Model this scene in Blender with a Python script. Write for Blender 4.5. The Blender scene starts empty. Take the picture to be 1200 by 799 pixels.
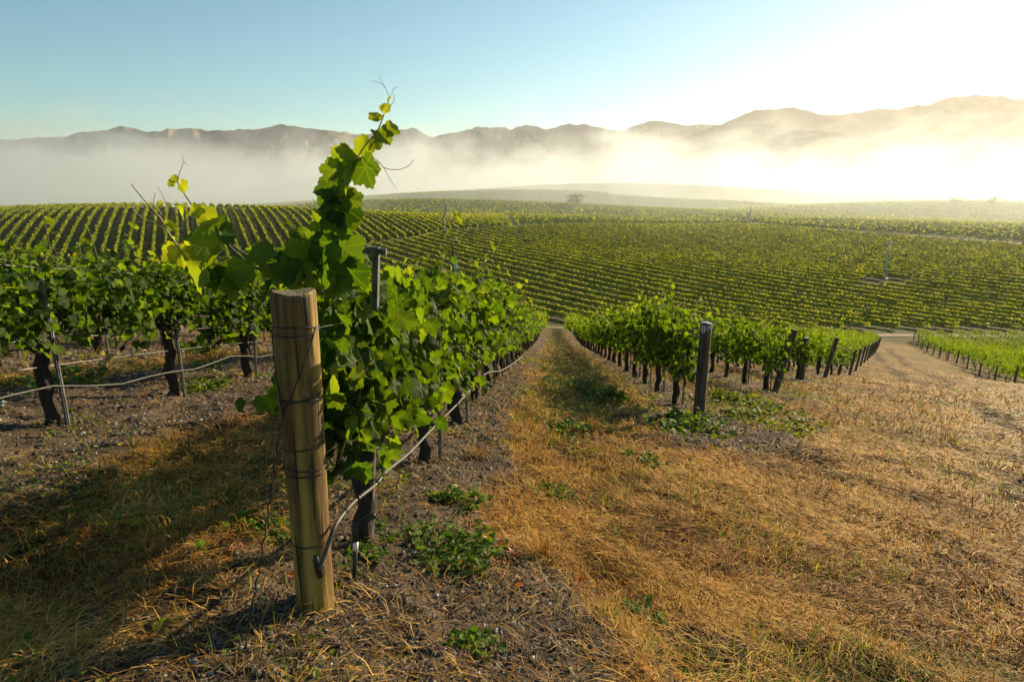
import bpy, bmesh, math, random
import numpy as np
from mathutils import Vector, Matrix

rng = np.random.default_rng(11)
random.seed(11)
S = bpy.context.scene
COL = S.collection
R = math.radians

# ------------------------------------------------------------------ camera
FPX, CX, CY = 800.0, 600.0, 399.5           # photograph: 1200 x 799
PITCH = math.atan((CY - 215) / FPX)
cam_d = bpy.data.cameras.new('camera')
cam_d.sensor_width = 36.0
cam_d.lens = 36.0 * FPX / 1200.0
cam_d.clip_start = 0.05
cam_d.clip_end = 40000
cam = bpy.data.objects.new('camera', cam_d)
COL.objects.link(cam)
cam.rotation_euler = (math.pi / 2 - PITCH, 0, 0)
S.camera = cam

# ------------------------------------------------------------------ sky and sun
SUN_AZ, SUN_EL = R(45.0), R(18.5)
world = bpy.data.worlds.new('World')
S.world = world
world.use_nodes = True
wn = world.node_tree
bg = wn.nodes['Background']
sky = wn.nodes.new('ShaderNodeTexSky')
sky.sky_type = 'NISHITA'
sky.sun_disc = False
sky.sun_elevation = SUN_EL
sky.sun_rotation = SUN_AZ
sky.altitude = 100
sky.air_density = 1.0
sky.dust_density = 0.02
sky.ozone_density = 1.6
tint = wn.nodes.new('ShaderNodeMix'); tint.data_type = 'RGBA'; tint.blend_type = 'MULTIPLY'
tint.inputs[0].default_value = 1.0; tint.inputs[7].default_value = (.78, 1.12, 1.10, 1)
wn.links.new(sky.outputs[0], tint.inputs[6]); wn.links.new(tint.outputs[2], bg.inputs[0])
bg.inputs[1].default_value = 0.055
sd = bpy.data.lights.new('sun', 'SUN')
sd.energy = 5.0
sd.angle = R(0.6)
sd.color = (1.0, 0.81, 0.51)
sun = bpy.data.objects.new('sun', sd)
COL.objects.link(sun)
sdir = Vector((math.sin(SUN_AZ) * math.cos(SUN_EL), math.cos(SUN_AZ) * math.cos(SUN_EL), math.sin(SUN_EL)))
sun.rotation_euler = sdir.to_track_quat('Z', 'Y').to_euler()

S.render.engine = 'CYCLES'
S.view_settings.view_transform = 'Standard'
S.view_settings.look = 'None'
S.view_settings.exposure = 1.05
S.view_settings.gamma = 1.0
c = S.cycles
c.max_bounces = 6
c.diffuse_bounces = 2
c.glossy_bounces = 2
c.transmission_bounces = 4
c.volume_bounces = 1
c.transparent_max_bounces = 6
c.volume_step_rate = 1.2
c.volume_max_steps = 64
c.sample_clamp_indirect = 6.0
c.use_denoising = True
c.use_adaptive_sampling = True
c.adaptive_threshold = .025

# ------------------------------------------------------------------ small helpers
def tag(o, label=None, cat=None, group=None, kind=None):
    if label: o['label'] = label
    if cat: o['category'] = cat
    if group: o['group'] = group
    if kind: o['kind'] = kind
    return o

def empty(name, loc, rz=0.0):
    o = bpy.data.objects.new(name, None)
    o.empty_display_size = 0.1
    COL.objects.link(o)
    o.location = loc
    o.rotation_euler = (0, 0, rz)
    return o

def mesh_np(name, V, F, mats=(), smooth=False, attrs=None, uv=None):
    """F: (n,k) array, all faces of k corners, or a list of such arrays."""
    V = np.asarray(V, dtype=np.float32)
    Fs = F if isinstance(F, list) else [F]
    Fs = [np.asarray(f, dtype=np.int32) for f in Fs if len(f)]
    me = bpy.data.meshes.new(name)
    me.vertices.add(len(V))
    me.vertices.foreach_set('co', V.ravel())
    loops = np.concatenate([f.ravel() for f in Fs])
    tot = np.concatenate([np.full(len(f), f.shape[1], np.int32) for f in Fs])
    start = np.concatenate([[0], np.cumsum(tot)[:-1]]).astype(np.int32)
    me.loops.add(len(loops))
    me.loops.foreach_set('vertex_index', loops)
    me.polygons.add(len(tot))
    me.polygons.foreach_set('loop_start', start)
    me.polygons.foreach_set('loop_total', tot)
    me.polygons.foreach_set('use_smooth', np.full(len(tot), smooth))
    if attrs is not None:
        a = me.color_attributes.new('Tint', 'FLOAT_COLOR', 'POINT')
        A = np.ones((len(V), 4), np.float32)
        A[:, :attrs.shape[1]] = attrs
        a.data.foreach_set('color', A.ravel())
    if uv is not None:
        l = me.uv_layers.new(name='UVMap')
        l.data.foreach_set('uv', np.asarray(uv, np.float32)[loops].ravel())
    me.update(calc_edges=True)
    me.validate()
    for m in mats: me.materials.append(m)
    return me

def add(name, me, parent=None, loc=None):
    o = bpy.data.objects.new(name, me)
    COL.objects.link(o)
    if parent is not None: o.parent = parent
    if loc is not None: o.location = loc
    return o

class MB:
    """collects tubes and boxes into one mesh"""
    def __init__(s): s.V = []; s.F3 = []; s.F4 = []; s.n = 0
    def put(s, v, f):
        v = np.asarray(v, float); s.V.append(v)
        for q in f:
            (s.F4 if len(q) == 4 else s.F3).append([i + s.n for i in q])
        s.n += len(v)
    def tube(s, pts, rad, n=6, cap=True, jit=0.0):
        pts = [np.asarray(p, float) for p in pts]
        m = len(pts)
        rad = [rad] * m if np.isscalar(rad) else list(rad)
        V = []; ref = None
        for i, p in enumerate(pts):
            t = pts[min(i + 1, m - 1)] - pts[max(i - 1, 0)]
            t = t / (np.linalg.norm(t) + 1e-9)
            if ref is None:
                ref = np.array([1., 0, 0]) if abs(t[0]) < .8 else np.array([0, 1., 0])
            a = ref - t * (ref @ t); a /= np.linalg.norm(a) + 1e-9
            b = np.cross(t, a); ref = a
            for k in range(n):
                w = 2 * math.pi * k / n
                r = rad[i] * (1 + jit * random.uniform(-1, 1))
                V.append(p + r * (math.cos(w) * a + math.sin(w) * b))
        F = []
        for i in range(m - 1):
            for k in range(n):
                F.append((i * n + k, i * n + (k + 1) % n, (i + 1) * n + (k + 1) % n, (i + 1) * n + k))
        if cap:
            V.append(pts[0]); V.append(pts[-1])
            c0, c1 = m * n, m * n + 1
            for k in range(n):
                F.append((c0, (k + 1) % n, k)); F.append((c1, (m - 1) * n + k, (m - 1) * n + (k + 1) % n))
        s.put(V, F)
    def box(s, c, h, rot=None):
        c = np.asarray(c, float); V = []
        for x in (-1, 1):
            for y in (-1, 1):
                for z in (-1, 1):
                    q = np.array([x * h[0], y * h[1], z * h[2]])
                    if rot is not None: q = rot @ q
                    V.append(c + q)
        s.put(V, [(0, 1, 3, 2), (4, 6, 7, 5), (0, 4, 5, 1), (2, 3, 7, 6), (0, 2, 6, 4), (1, 5, 7, 3)])
    def mesh(s, name, mats, smooth=True):
        F = []
        if s.F4: F.append(np.array(s.F4))
        if s.F3: F.append(np.array(s.F3))
        return mesh_np(name, np.concatenate(s.V), F, mats, smooth)

# value noise in numpy
def _hash(ix, iy, seed):
    n = (ix.astype(np.int64) * 374761393 + iy.astype(np.int64) * 668265263 + seed * 974634777) & 0x7fffffff
    n = ((n ^ (n >> 13)) * 1274126177) & 0x7fffffff
    return ((n ^ (n >> 16)) & 0xffff) / 65535.0
def vnoise(x, y, seed=0):
    x = np.asarray(x, float); y = np.asarray(y, float)
    ix = np.floor(x); iy = np.floor(y); fx = x - ix; fy = y - iy
    fx = fx * fx * (3 - 2 * fx); fy = fy * fy * (3 - 2 * fy)
    a = _hash(ix, iy, seed); b = _hash(ix + 1, iy, seed); c_ = _hash(ix, iy + 1, seed); d = _hash(ix + 1, iy + 1, seed)
    return a + (b - a) * fx + (c_ - a) * fy + (a - b - c_ + d) * fx * fy
def fbm(x, y, o=4, seed=0, gain=.5):
    s = 0; a = 1; t = 0
    for i in range(o):
        s = s + a * vnoise(x * 2 ** i + i * 17.3, y * 2 ** i - i * 9.1, seed + i); t += a; a *= gain
    return s / t
def sstep(a, b, x):
    t = np.clip((x - a) / (b - a), 0, 1); return t * t * (3 - 2 * t)

# ------------------------------------------------------------------ the land as a height function (camera eye = origin)
AZ = 0.0596                                  # heading of the near rows
RD = np.array([math.sin(AZ), math.cos(AZ)])
RN = np.array([math.cos(AZ), -math.sin(AZ)])
U1, SP, VS = -0.86, 2.5, 1.457               # first row's offset, row spacing, vine spacing

_ys = np.linspace(-400, 400, 4001)
_sl = np.where(_ys < -8, -.03, np.where(_ys < 11, -.11 - .0086 * _ys, np.where(_ys < 36, -.2046, np.where(_ys < 66, -.18, -.15))))
_sl = np.where(_ys < 0, np.minimum(-.11 - .0086 * _ys, -.03), _sl)
_B = np.cumsum(_sl) * (_ys[1] - _ys[0]); _B -= np.interp(0, _ys, _B)

def g2(x, y, cx, cy, sx, sy, rot=0.0):
    dx = x - cx; dy = y - cy; c_, s_ = math.cos(rot), math.sin(rot)
    a = (dx * c_ + dy * s_) / sx; b = (-dx * s_ + dy * c_) / sy
    return np.exp(-(a * a + b * b))

def hill(x, y):
    xc = np.where(x < -12, -12 - 9 * np.tanh((-12 - x) / 9), x)
    z = -1.418 + np.interp(y, _ys, _B)
    z = z + xc * (-.1288 + .0033 * np.clip(y, 0, 20)) - .0009 * np.minimum(xc * xc, 200)
    z = z - .0006 * np.clip(x - 10, 0, 60) ** 2
    z = z - .40 * g2(x, y, 16, 32, 10, 13) - 1.0 * g2(x, y, 36, 43, 9, 11)
    z = z - .15 * np.clip(y - 64, 0, 400) * (1 - sstep(15, 40, x))
    return z

def valley(x, y):
    r = np.hypot(x, y)
    z = -21.3 + 6.0 * sstep(130, 275, r) - 14.0 * sstep(275, 620, r) - 10 * sstep(620, 1500, r)
    z = z + 9.0 * g2(x, y, -105, 205, 105, 62, .18)           # ridge of the fan shaped block
    z = z + 1.6 * g2(x, y, 40, 150, 160, 26, -.12)               # fold in the nearer block
    z = z + 11.0 * g2(x, y, -70, 430, 150, 70, -.2)
    z = z + 22.0 * g2(x, y, 0, 680, 260, 100, -.1)
    z = z + 15.0 * g2(x, y, 320, 500, 190, 95, .1)               # knoll on the right
    z = z + 34.0 * g2(x, y, 150, 1000, 380, 130, -.1)
    z = z + 14.0 * g2(x, y, 620, 820, 260, 120, .1)
    z = z + 1.2 * (fbm(x / 70., y / 70., 2, 5) - .5)
    return z

def H(x, y):
    x = np.asarray(x, float); y = np.asarray(y, float)
    a = hill(x, y); b = valley(x, y); k = 1.6
    m = np.maximum(a, b)
    return m + k * np.log1p(np.exp(-np.abs(a - b) / k)) * .6

def h1(x, y): return float(H(np.array([x]), np.array([y]))[0])

def on_row(k, t, off=0.0):
    u = U1 + (k - 1) * SP + off
    return u * RN[0] + t * RD[0], u * RN[1] + t * RD[1]

def rayof(px, py):
    X = (px - CX) / FPX; Y = (CY - py) / FPX
    return np.array([X, math.cos(PITCH) + Y * math.sin(PITCH), -math.sin(PITCH) + Y * math.cos(PITCH)])
def at(px, py, Z): return rayof(px, py) * Z             # Z = depth along the lens axis
def onground(px, py, tmax=900.):
    d = rayof(px, py); t = np.geomspace(1.2, tmax, 6000)
    P = d[None] * t[:, None]
    below = P[:, 2] < H(P[:, 0], P[:, 1])
    i = int(np.argmax(below)) if below.any() else len(t) - 1
    return P[i]

def TSTART(u):                                    # where the rows end at the headland
    d = u - U1
    return np.where(d > 0, 2.25 + d * 2.0, 2.25 + d * .6)

# ------------------------------------------------------------------ materials
def mat(name):
    m = bpy.data.materials.new(name); m.use_nodes = True
    nt = m.node_tree
    return m, nt, nt.nodes['Principled BSDF'], nt.nodes['Material Output']
def N(nt, t, **kw):
    n = nt.nodes.new(t)
    for k, v in kw.items(): setattr(n, k, v)
    return n
def ramp(nt, src, stops):
    r = N(nt, 'ShaderNodeValToRGB'); e = r.color_ramp.elements
    while len(e) < len(stops): e.new(.5)
    for i, (p, col) in enumerate(stops):
        e[i].position = p; e[i].color = (*col, 1)
    nt.links.new(src, r.inputs[0]); return r.outputs[0]
def mix(nt, a, b, fac, mode='MIX'):
    m = N(nt, 'ShaderNodeMix', data_type='RGBA', blend_type=mode)
    for sck, v in ((m.inputs[0], fac), (m.inputs[6], a), (m.inputs[7], b)):
        if hasattr(v, 'is_linked'): nt.links.new(v, sck)
        else: sck.default_value = v if not isinstance(v, tuple) else (*v, 1)[:4]
    return m.outputs[2]
def math_(nt, op, a, b=0.0, c_=0.0):
    m = N(nt, 'ShaderNodeMath', operation=op)
    for i, v in enumerate((a, b, c_)):
        if hasattr(v, 'is_linked'): nt.links.new(v, m.inputs[i])
        else: m.inputs[i].default_value = v
    return m.outputs[0]
def noise(nt, scale, detail=4, vec=None, rough=.6):
    n = N(nt, 'ShaderNodeTexNoise'); n.inputs['Scale'].default_value = scale
    n.inputs['Detail'].default_value = detail; n.inputs['Roughness'].default_value = rough
    if vec is not None: nt.links.new(vec, n.inputs['Vector'])
    return n.outputs['Fac']
def bump(nt, hgt, strength, dist, bsdf):
    b = N(nt, 'ShaderNodeBump'); b.inputs['Strength'].default_value = strength; b.inputs['Distance'].default_value = dist
    nt.links.new(hgt, b.inputs['Height']); nt.links.new(b.outputs[0], bsdf.inputs['Normal'])

def leaf_material(name, stops, young, trans=.45, rough=.38, veins=False, spec=.5, glow=(2.5, 2.3, .40)):
    m, nt, p, out = mat(name)
    a = N(nt, 'ShaderNodeVertexColor', layer_name='Tint')
    sp = N(nt, 'ShaderNodeSeparateColor'); nt.links.new(a.outputs['Color'], sp.inputs[0])
    colr = ramp(nt, sp.outputs[0], stops)
    colr = mix(nt, colr, young, sp.outputs[1])
    if veins:
        uv = N(nt, 'ShaderNodeUVMap'); sx = N(nt, 'ShaderNodeSeparateXYZ'); nt.links.new(uv.outputs[0], sx.inputs[0])
        ay = math_(nt, 'ABSOLUTE', sx.outputs[1]); v = None
        for ang in (0, 52, 108):
            s_, c_ = math.sin(R(ang)), math.cos(R(ang))
            d = math_(nt, 'ABSOLUTE', math_(nt, 'SUBTRACT', math_(nt, 'MULTIPLY', sx.outputs[0], s_), math_(nt, 'MULTIPLY', ay, c_)))
            v = d if v is None else math_(nt, 'MINIMUM', v, d)
        w = N(nt, 'ShaderNodeTexWave'); w.inputs['Scale'].default_value = 1.9; w.inputs['Distortion'].default_value = 1.5
        nt.links.new(uv.outputs[0], w.inputs['Vector'])
        f = N(nt, 'ShaderNodeMapRange'); f.inputs[1].default_value = .0; f.inputs[2].default_value = .045; f.inputs[3].default_value = 1; f.inputs[4].default_value = 0
        nt.links.new(v, f.inputs[0])
        colr = mix(nt, colr, (.14, .20, .03), math_(nt, 'MULTIPLY', f.outputs[0], .4))
        hgt = math_(nt, 'SUBTRACT', math_(nt, 'MULTIPLY', w.outputs['Fac'], .35), f.outputs[0])
        bump(nt, hgt, .45, .004, p)
    nt.links.new(colr, p.inputs['Base Color'])
    p.inputs['Roughness'].default_value = rough
    p.inputs['Specular IOR Level'].default_value = spec
    tr = N(nt, 'ShaderNodeBsdfTranslucent')
    tc = mix(nt, colr, glow, 1.0, 'MULTIPLY')
    nt.links.new(tc, tr.inputs['Color'])
    ms = N(nt, 'ShaderNodeMixShader'); ms.inputs[0].default_value = trans
    nt.links.new(p.outputs[0], ms.inputs[1]); nt.links.new(tr.outputs[0], ms.inputs[2])
    nt.links.new(ms.outputs[0], out.inputs['Surface'])
    return m

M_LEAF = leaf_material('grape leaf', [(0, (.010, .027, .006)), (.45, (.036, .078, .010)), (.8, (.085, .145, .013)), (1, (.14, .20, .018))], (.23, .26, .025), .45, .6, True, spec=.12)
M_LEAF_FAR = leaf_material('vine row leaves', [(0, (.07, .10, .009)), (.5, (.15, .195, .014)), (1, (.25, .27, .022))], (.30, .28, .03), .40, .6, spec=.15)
M_WEED = leaf_material('weed leaf', [(0, (.04, .085, .012)), (.6, (.085, .15, .02)), (1, (.15, .19, .035))], (.30, .27, .08), .35, .6, spec=.12)
M_STRAW = leaf_material('dry grass straw', [(0, (.10, .045, .011)), (.4, (.38, .185, .037)), (.75, (.60, .335, .074)), (1, (.72, .47, .14))], (.11, .14, .03), .22, .7, spec=.1, glow=(1.25, 1.15, .9))
M_CHIP = leaf_material('grey prunings', [(0, (.05, .035, .025)), (.5, (.16, .115, .075)), (1, (.34, .27, .19))], (.11, .14, .03), .05, .8, spec=.1)
M_DEADLEAF = leaf_material('fallen leaf', [(0, (.16, .035, .015)), (1, (.30, .11, .035))], (.09, .17, .03), .3, .6)
M_TREE = leaf_material('tree leaves', [(0, (.02, .035, .01)), (1, (.06, .085, .02))], (.08, .1, .02), .2, .6)

def bark():
    m, nt, p, out = mat('vine bark')
    tc = N(nt, 'ShaderNodeTexCoord'); mp = N(nt, 'ShaderNodeMapping'); mp.inputs['Scale'].default_value = (30, 30, 6)
    nt.links.new(tc.outputs['Object'], mp.inputs[0])
    n = noise(nt, 2.2, 6, mp.outputs[0], .7)
    nt.links.new(ramp(nt, n, [(.3, (.014, .009, .006)), (.55, (.045, .030, .020)), (.8, (.11, .08, .055))]), p.inputs['Base Color'])
    p.inputs['Roughness'].default_value = .95
    bump(nt, n, 1.0, .02, p)
    return m
M_BARK = bark()

def wood(name, stops, ends):
    m, nt, p, out = mat(name)
    tc = N(nt, 'ShaderNodeTexCoord'); mp = N(nt, 'ShaderNodeMapping'); mp.inputs['Scale'].default_value = (14, 14, 1.1)
    nt.links.new(tc.outputs['Object'], mp.inputs[0])
    w = N(nt, 'ShaderNodeTexWave', wave_type='RINGS', rings_direction='Z')
    w.inputs['Scale'].default_value = .9; w.inputs['Distortion'].default_value = 6; w.inputs['Detail'].default_value = 3; w.inputs['Detail Scale'].default_value = 1.3
    nt.links.new(mp.outputs[0], w.inputs['Vector'])
    n = noise(nt, 3, 8, mp.outputs[0], .72)
    f = math_(nt, 'ADD', math_(nt, 'MULTIPLY', w.outputs['Fac'], .45), math_(nt, 'MULTIPLY', n, .55))
    colr = ramp(nt, f, stops)
    n2 = noise(nt, 3.5, 3, tc.outputs['Object'])
    colr = mix(nt, colr, ends, math_(nt, 'MULTIPLY', math_(nt, 'GREATER_THAN', n2, .58), .35))
    # drying cracks
    mp2 = N(nt, 'ShaderNodeMapping'); mp2.inputs['Scale'].default_value = (42, 42, 1.3); nt.links.new(tc.outputs['Object'], mp2.inputs[0])
    n3 = noise(nt, 1.6, 2, mp2.outputs[0], .4)
    cr = N(nt, 'ShaderNodeMapRange'); cr.inputs[1].default_value = .345; cr.inputs[2].default_value = .39; nt.links.new(n3, cr.inputs[0])
    colr = mix(nt, (.03, .02, .01), colr, cr.outputs[0])
    nt.links.new(colr, p.inputs['Base Color'])
    p.inputs['Roughness'].default_value = .78
    bump(nt, math_(nt, 'ADD', f, cr.outputs[0]), 1.0, .010, p)
    return m
M_POST = wood('weathered pine post', [(.25, (.10, .054, .009)), (.45, (.24, .140, .024)), (.65, (.36, .235, .042)), (.85, (.46, .32, .08))], (.17, .16, .025))
M_POST_DARK = wood('grey weathered post', [(.2, (.035, .026, .016)), (.5, (.085, .062, .034)), (.85, (.15, .115, .065))], (.07, .07, .045))

def endgrain(name, a, b):
    m, nt, p, out = mat(name)
    tc = N(nt, 'ShaderNodeTexCoord')
    mp = N(nt, 'ShaderNodeMapping'); mp.inputs['Scale'].default_value = (9, 90, 9); mp.inputs['Rotation'].default_value = (0, 0, .7)
    nt.links.new(tc.outputs['Object'], mp.inputs[0])
    n = noise(nt, 1.6, 6, mp.outputs[0], .7)
    nt.links.new(ramp(nt, n, [(.35, a), (.65, b)]), p.inputs['Base Color'])
    p.inputs['Roughness'].default_value = .8; bump(nt, n, 1, .012, p)
    return m
M_END = endgrain('sawn end grain', (.07, .055, .03), (.28, .23, .14))
M_CAP = endgrain('post top sky sheen colour', (.18, .30, .42), (.38, .52, .62))  # sky reflection on the weathered top, put into its base colour

def simple(name, col, rough=.5, metal=0., vary=.0, scale=20):
    m, nt, p, out = mat(name)
    tc = N(nt, 'ShaderNodeTexCoord'); n = noise(nt, scale, 5, tc.outputs['Object'])
    d = tuple(x * (1 - vary) for x in col); e = tuple(min(1, x * (1 + vary)) for x in col)
    nt.links.new(ramp(nt, n, [(.35, d), (.65, e)]), p.inputs['Base Color'])
    p.inputs['Roughness'].default_value = rough; p.inputs['Metallic'].default_value = metal
    return m
M_STEEL = simple('galvanised stake steel', (.16, .165, .16), .5, .7, .4, 30)
M_WIRE = simple('trellis wire', (.22, .21, .19), .4, .8, .3)
M_DARKWIRE = simple('dark tie wire', (.035, .03, .025), .5, .5, .3)
M_HOSE = simple('sun faded drip hose', (.06, .056, .048), .6, 0, .35, 12)
M_HOSEBLACK = simple('black hose fitting', (.015, .015, .015), .35, 0, .3)
M_WHITE = simple('white marker plastic', (.75, .75, .72), .5, 0, .12)
M_BLUETAG = simple('pale blue tag', (.45, .58, .66), .5, 0, .12)
M_TOWER = simple('pale tower paint', (.42, .42, .39), .5, .1, .15, 4)
M_ROAD = simple('dirt road', (.22, .15, .085), .95, 0, .25, .25)
M_STONE = None
M_CANE = simple('green cane', (.10, .105, .028), .5, 0, .4, 25)
M_CANE_Y = simple('young yellow green cane', (.26, .24, .05), .5, 0, .25, 25)
M_TRUNK = simple('tree trunk', (.06, .045, .03), .9, 0, .3, 6)

# ------------------------------------------------------------------ the ground sheet
def zone(x, y):
    """soil strip weight, grass weight, headland weight on the near slope"""
    u = x * RN[0] + y * RN[1]; t = x * RD[0] + y * RD[1]
    k = np.round((u - U1) / SP); du = u - (U1 + k * SP)
    uc = U1 + k * SP
    edge = TSTART(uc) - .9
    wob = (fbm(x * .9, y * .9, 3, 3) - .5)
    inrow = sstep(-.5, .5, t - edge + wob * 1.2)
    soil = inrow * (1 - sstep(.44, .74, np.abs(du) + wob * .5))
    soil = np.where((k == 1) & (du < 0) & (u > -2.4), soil * (1 - sstep(.22, .48, -du + wob * .3)), soil)
    soil = np.maximum(soil, (1 - sstep(1.0, 1.6, np.hypot((u + .62) * 1.35, (t - 1.9) * .85) + wob)))
    soil = np.maximum(soil, (1 - sstep(.5, 1.1, np.hypot(u - 1.75, (t - 7.2) * .9) + wob)))
    soil = np.where(u < -2.4, np.maximum(soil, inrow * (1 - sstep(.78, 1.1, np.abs(du + .12) + wob * .5))), soil)
    return soil, inrow

def ruts(x, y):
    """two worn wheel tracks down the headland"""
    d0 = x - (.50 * y + 3.1); d1 = d0 - 2.0
    n = fbm(x * .35, y * .35, 3, 8)
    r = np.maximum(1 - sstep(.25, .6, np.abs(d0) + (n - .5)), 1 - sstep(.25, .6, np.abs(d1) + (n - .5)))
    return r * sstep(.30, .48, n) * sstep(7, 11, y) * (1 - sstep(70, 85, y))

def valf0(x, y): return sstep(-1.5, 1.5, valley(x, y) - hill(x, y))
def build_ground():
    rs = np.concatenate([np.geomspace(.35, 60, 470), np.geomspace(60, 420, 260)[1:], np.geomspace(420, 7500, 90)[1:]])
    az = np.concatenate([np.linspace(-46, 46, 470), np.linspace(46, 314, 90)[1:-1]])
    az = np.radians(az)
    A, Rr = np.meshgrid(az, rs)
    x = (Rr * np.sin(A)).ravel(); y = (Rr * np.cos(A)).ravel(); r = Rr.ravel()
    z = H(x, y)
    soil, inrow = zone(x, y); rt = ruts(x, y)
    near = 1 - sstep(25, 60, r)
    z = z + near * (.10 * (fbm(x * 1.1, y * 1.1, 3, 21) - .5) + .10 * (fbm(x * 4.5, y * 4.5, 3, 22) - .5) * (1 - .45 * soil))
    z = z + (1 - sstep(8, 20, r)) * .028 * (fbm(x * 15, y * 15, 3, 23) - .5) * (.5 + soil)
    z = z + soil * near * .05 * (1 - sstep(3, 12, np.abs(x) * 0)) - rt * .09
    # colour = what covers the ground
    n1 = fbm(x * .8, y * .8, 4, 31); n2 = fbm(x * 5, y * 5, 3, 32)
    straw = np.array([.21, .108, .028]); straw2 = np.array([.062, .034, .012]); soilc = np.array([.20, .145, .098]); soil2 = np.array([.095, .070, .050])
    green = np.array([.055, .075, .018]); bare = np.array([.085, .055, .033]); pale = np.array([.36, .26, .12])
    mixv = lambda a, b, f: a[None] * (1 - f[:, None]) + b[None] * f[:, None] if a.ndim == 1 else a * (1 - f[:, None]) + (b[None] if b.ndim == 1 else b) * f[:, None]
    c0 = mixv(straw2, straw, sstep(.3, .65, n1 * .5 + n2 * .5))
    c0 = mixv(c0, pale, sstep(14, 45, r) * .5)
    c0 = mixv(c0, green, sstep(.56, .7, fbm(x * .5, y * .5, 4, 33)) * (.45 + .30 * inrow) * np.where(x * RN[0] + y * RN[1] < -.9, .35, 1))
    _u = x * RN[0] + y * RN[1]; _t = x * RD[0] + y * RD[1]
    c0 = mixv(c0, green, .75 * g2(_u, _t * 0, .45, 0, .8, 1.0) * sstep(5.5, 9, _t) * (1 - valf0(x, y)))
    c0 = mixv(c0, bare, sstep(.60, .72, fbm(x * .45 + 9, y * .45, 4, 34)) * .8 * (1 - inrow))
    cs = mixv(soil2, soilc, sstep(.3, .7, n2))
    c0 = mixv(c0, cs, soil)
    c0 = mixv(c0, bare * .8, rt * .9)
    # valley floor: cover between the rows
    valf = sstep(-1.5, 1.5, valley(x, y) - hill(x, y))
    fl = mixv(np.array([.085, .082, .024]), np.array([.125, .120, .032]), fbm(x / 40, y / 40, 3, 41))
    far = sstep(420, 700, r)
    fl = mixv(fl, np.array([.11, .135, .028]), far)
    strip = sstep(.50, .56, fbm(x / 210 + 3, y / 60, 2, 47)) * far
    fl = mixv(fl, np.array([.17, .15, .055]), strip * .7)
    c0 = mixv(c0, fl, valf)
    nA, nR = len(az), len(rs)
    idx = np.arange(nR * nA).reshape(nR, nA)
    a_ = idx[:-1, :]; b_ = np.roll(idx, -1, 1)[:-1, :]; c_ = np.roll(idx, -1, 1)[1:, :]; d_ = idx[1:, :]
    F = np.stack([a_, d_, c_, b_], -1).reshape(-1, 4)
    V = np.stack([x, y, z], -1)
    ctr = len(V)
    V = np.concatenate([V, [[0, 0, h1(0, 0)]]]); c0 = np.concatenate([c0, straw[None]])
    F3 = np.stack([np.full(nA, ctr), idx[0], np.roll(idx[0], -1)], -1)
    m, nt, p, out = mat('slope and valley ground')
    a = N(nt, 'ShaderNodeVertexColor', layer_name='Tint')
    g = N(nt, 'ShaderNodeNewGeometry')
    na = noise(nt, 9, 8, g.outputs['Position'], .75); nb = noise(nt, 60, 4, g.outputs['Position'], .7)
    f = math_(nt, 'ADD', math_(nt, 'MULTIPLY', na, .6), math_(nt, 'MULTIPLY', nb, .4))
    v = ramp(nt, f, [(.32, (.35, .33, .30)), (.5, (.95, .92, .9)), (.68, (1.55, 1.5, 1.4))])
    nt.links.new(mix(nt, a.outputs['Color'], v, 1.0, 'MULTIPLY'), p.inputs['Base Color'])
    p.inputs['Roughness'].default_value = 1.0; p.inputs['Specular IOR Level'].default_value = .15
    bump(nt, f, 1.0, .10, p)
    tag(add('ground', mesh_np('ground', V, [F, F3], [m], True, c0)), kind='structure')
build_ground()

def strip(name, pts, width, m, kind='structure', lift=.05, step=2.0, jit=0.0):
    """a road laid on the land along a line of (x, y)"""
    P = np.array(pts, float); seg = np.linalg.norm(np.diff(P, axis=0), axis=1); L = np.concatenate([[0], np.cumsum(seg)])
    n = max(int(L[-1] / step), 8); t = np.linspace(0, L[-1], n)
    x = np.interp(t, L, P[:, 0]); y = np.interp(t, L, P[:, 1])
    for _ in range(6):
        x[1:-1] = (x[:-2] + 2 * x[1:-1] + x[2:]) / 4; y[1:-1] = (y[:-2] + 2 * y[1:-1] + y[2:]) / 4
    dx = np.gradient(x); dy = np.gradient(y); l = np.hypot(dx, dy); nx, ny = -dy / l, dx / l
    V = []
    w = width * (1 + jit * (vnoise(t * .1, t * 0, 4) - .5))
    for s_ in np.linspace(-.5, .5, 7):
        xx = x + nx * w * s_; yy = y + ny * w * s_
        V.append(np.stack([xx, yy, H(xx, yy) + lift - .03 * (abs(s_) > .45)], -1))
    V = np.array(V)
    idx = np.arange(7 * n).reshape(7, n)
    F = np.stack([idx[:-1, :-1], idx[:-1, 1:], idx[1:, 1:], idx[1:, :-1]], -1).reshape(-1, 4)
    return tag(add(name, mesh_np(name, V.reshape(-1, 3), F, [m], True)), kind=kind)

road_pts = [onground(px, py)[:2] for px, py in ((560, 379), (620, 382), (660, 385), (760, 389), (900, 391), (1050, 393), (1200, 394), (1290, 395))]
ROAD = np.array(road_pts)
strip('dirt_road', road_pts, 1.9, M_ROAD, lift=.08)
far_track = [onground(px, py, 2500)[:2] for px, py in ((640, 247), (720, 249), (790, 253), (840, 258), (870, 263), (800, 266))]
strip('farm_track', far_track[:5], 5.0, M_ROAD, lift=.35, step=5, jit=1.2)
strip('farm_track', [onground(px, py, 2500)[:2] for px, py in ((870, 265), (960, 272), (1060, 277), (1200, 286), (1290, 292))], 4.0, M_ROAD, lift=.3, step=5, jit=.6)

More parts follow.
